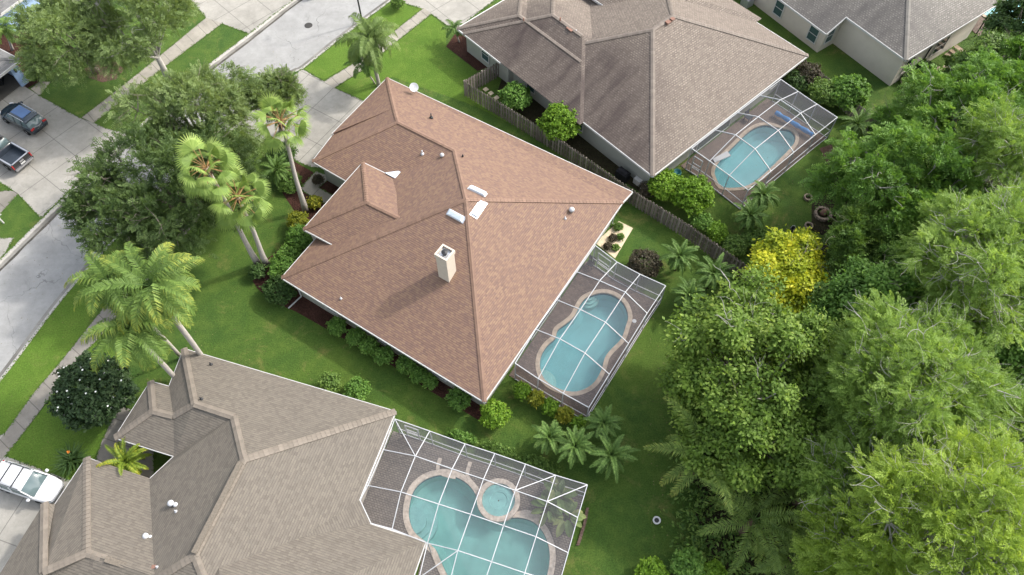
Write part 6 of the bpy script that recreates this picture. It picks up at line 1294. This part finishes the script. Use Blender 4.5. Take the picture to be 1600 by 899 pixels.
shrub('dense round shrub beside the beige house fence', (1325, 146), 32, 1.6, 'lush', 160, leaf=(.22, .14), dens=1.1); shrub('mid green shrub near freeform pool cage corner', (1288, 146), 26, 1.3, 'mid', 161); shrub('bronze shrub between cage and beige house fence', (1262, 118), 22, 1.2, 'purple', 162); shrub('dark shrub behind freeform pool cage', (1245, 128), 20, 1.0, 'deep', 163); shrub('grey-green shrub above the lawn date palm', (1378, 200), 22, 1.0, 'deep', 164)
shrub('small flowering shrub behind beige house wall', (1440, 104), 14, .7, 'deep', 165, flowers=8, flower_mat='orange_flower'); shrub('leafy shrub by the beige house steps', (1512, 108), 34, 1.5, 'mid', 166, leaf=(.22, .14)); shrub('little plant in the pale ringed planter', (1416, 122), 8, .5, 'deep', 167)
shrub('bright bush at the bottom edge, right of the flower pot', (1074, 884), 26, 1.2, 'lush', 170, leaf=(.22, .13)); shrub('lime bush at the bottom edge left of bright bush', (1018, 900), 27, .9, 'chartreuse', 171, leaf=(.22, .12)); shrub('lime bush at bottom edge right of bright bush', (1112, 900), 22, 1.0, 'chartreuse', 172, leaf=(.22, .12))
shrub('small bush in far grass strip at top edge', (621, 5), 11, .7, 'mid', 173)
shrub('low plants along the blue house garage wall', (58, 112), 18, .7, 'mid', 174)
for k, (q, r, m_) in enumerate([((966, 354), 6, 'mid'), ((958, 372), 5, 'purple'), ((970, 370), 4, 'mid'), ((950, 385), 5, 'purple'), ((962, 387), 4, 'mid')]): shrub(['green tuft in pale gravel bed nearest the downspout', 'reddish tuft in middle of pale gravel bed', 'tiny green tuft in pale gravel bed by lawn', 'reddish tuft in pale gravel bed near cage', 'tiny green tuft at cage end of gravel bed'][k], q, r, .22, m_, 180 + k)
spiky('spiky dark plant with orange flower by foreground garage', (118, 722), 0, 1.35, 'deep', 190, 130, 'flowering_plant', 'plant', True)
# big-leaved plant in the foreground cage
def bigleaf(label, q, seed, n=16, L=1.3):
    rg = np.random.default_rng(seed); c = W(*q); t = thing('broad_leaf_plant', label, 'plant', c); Q = []; T = []; st = MB()
    for k in range(n):
        az = 2.4 * k; el = rg.uniform(.15, 1.1); h = rg.uniform(.4, 1.1); d = np.array([math.cos(az) * math.cos(el), math.sin(az) * math.cos(el), math.sin(el)]); s = np.array([-math.sin(az), math.cos(az), 0]); p0 = np.array([math.cos(az) * .15, math.sin(az) * .15, h]); prev = None; x = rg.uniform(0, .75); Lk = L * rg.uniform(.7, 1.1)
        for j in range(7):
            tt = j / 6; e = el - 1.2 * tt; p0 = p0 + np.array([math.cos(az) * math.cos(e), math.sin(az) * math.cos(e), math.sin(e)]) * Lk / 6; w = .26 * math.sin(math.pi * min(1, .08 + .92 * tt)) ** .7 * Lk; cur = (p0 - s * w * .8 + [0, 0, w * .25], p0, p0 + s * w * .8 + [0, 0, w * .25])
            if prev: Q += [[prev[0], prev[1], cur[1], cur[0]], [prev[1], prev[2], cur[2], cur[1]]]; T += [x + .25 * tt] * 2
            prev = cur
        st.tube([(0, 0, 0), Vector((math.cos(az) * .15, math.sin(az) * .15, h))], [.05, .03], 5)
    link('foliage', quads_mesh('foliage', np.array(Q), np.array(T), M['banana']), t); st.build('stem', M['mid'], t, local=True)
bigleaf('tall broad-leaved plant inside the foreground cage, upper', (872, 782), 201, 16, 1.25); bigleaf('broad-leaved plant inside the foreground cage, lower', (884, 812), 202, 14, 1.15); bigleaf('broad-leaved plant inside foreground cage near the spa', (856, 800), 203, 12, 1.0)
# ferny undergrowth on the woodland floor
def undergrowth():
    rg = np.random.default_rng(300); pts = []
    while len(pts) < 3000:
        x, y = rg.uniform(1060, 1640), rg.uniform(120, 940)
        if x < 1180 - (y - 600) * .02 and y < 640: continue
        if y < 420 and x < 1300: continue
        if y < 250 and x < 1400 - (y - 250) * .5: continue
        pts.append(W(x, y))
    P = np.array(pts); n = len(P); per = 14; idx = np.repeat(np.arange(n), per); m = len(idx); S = P[idx] + rg.normal(size=(m, 3)) * np.array([.5, .5, .0]) + np.array([0, 0, 1]) * rg.uniform(.1, .9, (m, 1)); Q = leaf_quads(S, nrm(np.array([0, 0, .8]) + rg.normal(size=(m, 3)) * .5), rdir(rg, m), rg.uniform(.18, .5, m), rg.uniform(.08, .2, m)); Q[:, :, 2] = np.maximum(Q[:, :, 2], .03)
    o = link('undergrowth', quads_mesh('undergrowth', Q, rg.uniform(0, 1, m), M['mid'])); tag(o, 'low dark undergrowth covering the woodland floor', 'undergrowth', kind='stuff')
undergrowth()

# fallen leaves and ragged grass along the paving
def inside(poly, x, y):
    c = False; n = len(poly)
    for i in range(n):
        (x1, y1), (x2, y2) = poly[i], poly[i - 1]
        if (y1 > y) != (y2 > y) and x < (x2 - x1) * (y - y1) / (y2 - y1) + x1: c = not c
    return c
HOUSES = [[(p.x, p.y) for p in l] for l in (in1, lp2, in4)]
def ragged_edges():
    rg = np.random.default_rng(500); P = []
    lines = [(pl, k) for pl in PAVED for k in range(len(pl))]
    for pl, k in lines:
        a, b = np.array(pl[k]), np.array(pl[(k + 1) % len(pl)]); L = np.linalg.norm(b - a)
        if L > 60: continue
        nn = np.array([-(b - a)[1], (b - a)[0]]) / max(L, 1e-6)
        for _ in range(int(L * 16)):
            p = a + (b - a) * rg.uniform(); 
            if abs(p[0]) > 45 or p[1] > 85: continue
            o = p + nn * .12; o2_ = p - nn * .12
            if all(inside(q, *o) or inside(q, *o2_) for q in PAVED[:1]) and False: continue
            ins = [sum(inside(q, *t) for q in PAVED) for t in (o, o2_)]
            if min(ins) > 0 or any(inside(h, *p) for h in HOUSES): continue
            P.append([*(p + rg.normal(size=2) * .045), .035])
    for line in (KR, KL):
        for i in range(len(line) - 1):
            a, b = line[i], line[i + 1]
            for _ in range(int((b - a).length * 14)):
                p = a.lerp(b, rg.uniform())
                if abs(p.x) > 60 or p.y > 90 or any(inside(q, p.x, p.y) for q in PAVED): continue
                P.append([p.x + rg.normal() * .05, p.y + rg.normal() * .05, .03])
    P = np.array(P); n = len(P); Q = leaf_quads(P, nrm(np.array([0, 0, 1.2]) + rg.normal(size=(n, 3)) * .4), rdir(rg, n), rg.uniform(.08, .26, n), rg.uniform(.05, .12, n)); Q[:, :, 2] = np.maximum(Q[:, :, 2], .008)
    tag(link('grass_tufts', quads_mesh('grass_tufts', Q, rg.uniform(0, 1, n), M['tufts'])), 'short grass creeping over the edges of the paving', 'grass', kind='stuff')
ragged_edges()
def fallen_leaves():
    rg = np.random.default_rng(501); P = []
    for (x0, x1, y0, y1, n, z) in ((150, 470, 120, 420, 420, .05), (0, 300, 420, 700, 160, .05), (1010, 1110, 420, 899, 260, .03), (300, 800, 420, 640, 160, .03), (0, 340, 0, 200, 260, .05), (420, 720, 40, 240, 120, .05), (1180, 1330, 220, 400, 160, .03), (0, 240, 240, 420, 120, -.1)):
        for _ in range(n):
            p = W(rg.uniform(x0, x1), rg.uniform(y0, y1), z)
            if any(inside(h, p.x, p.y) for h in HOUSES): continue
            P.append(list(p))
    P = np.array(P); n = len(P); Q = leaf_quads(P, nrm(np.array([0, 0, 1.5]) + rg.normal(size=(n, 3)) * .3), rdir(rg, n), rg.uniform(.06, .13, n), rg.uniform(.04, .07, n))
    tag(link('fallen_leaves', quads_mesh('fallen_leaves', Q, rg.uniform(0, 1, n), M['litter'])), 'dry fallen leaves scattered over lawn and paving', 'leaves', kind='stuff')
fallen_leaves()
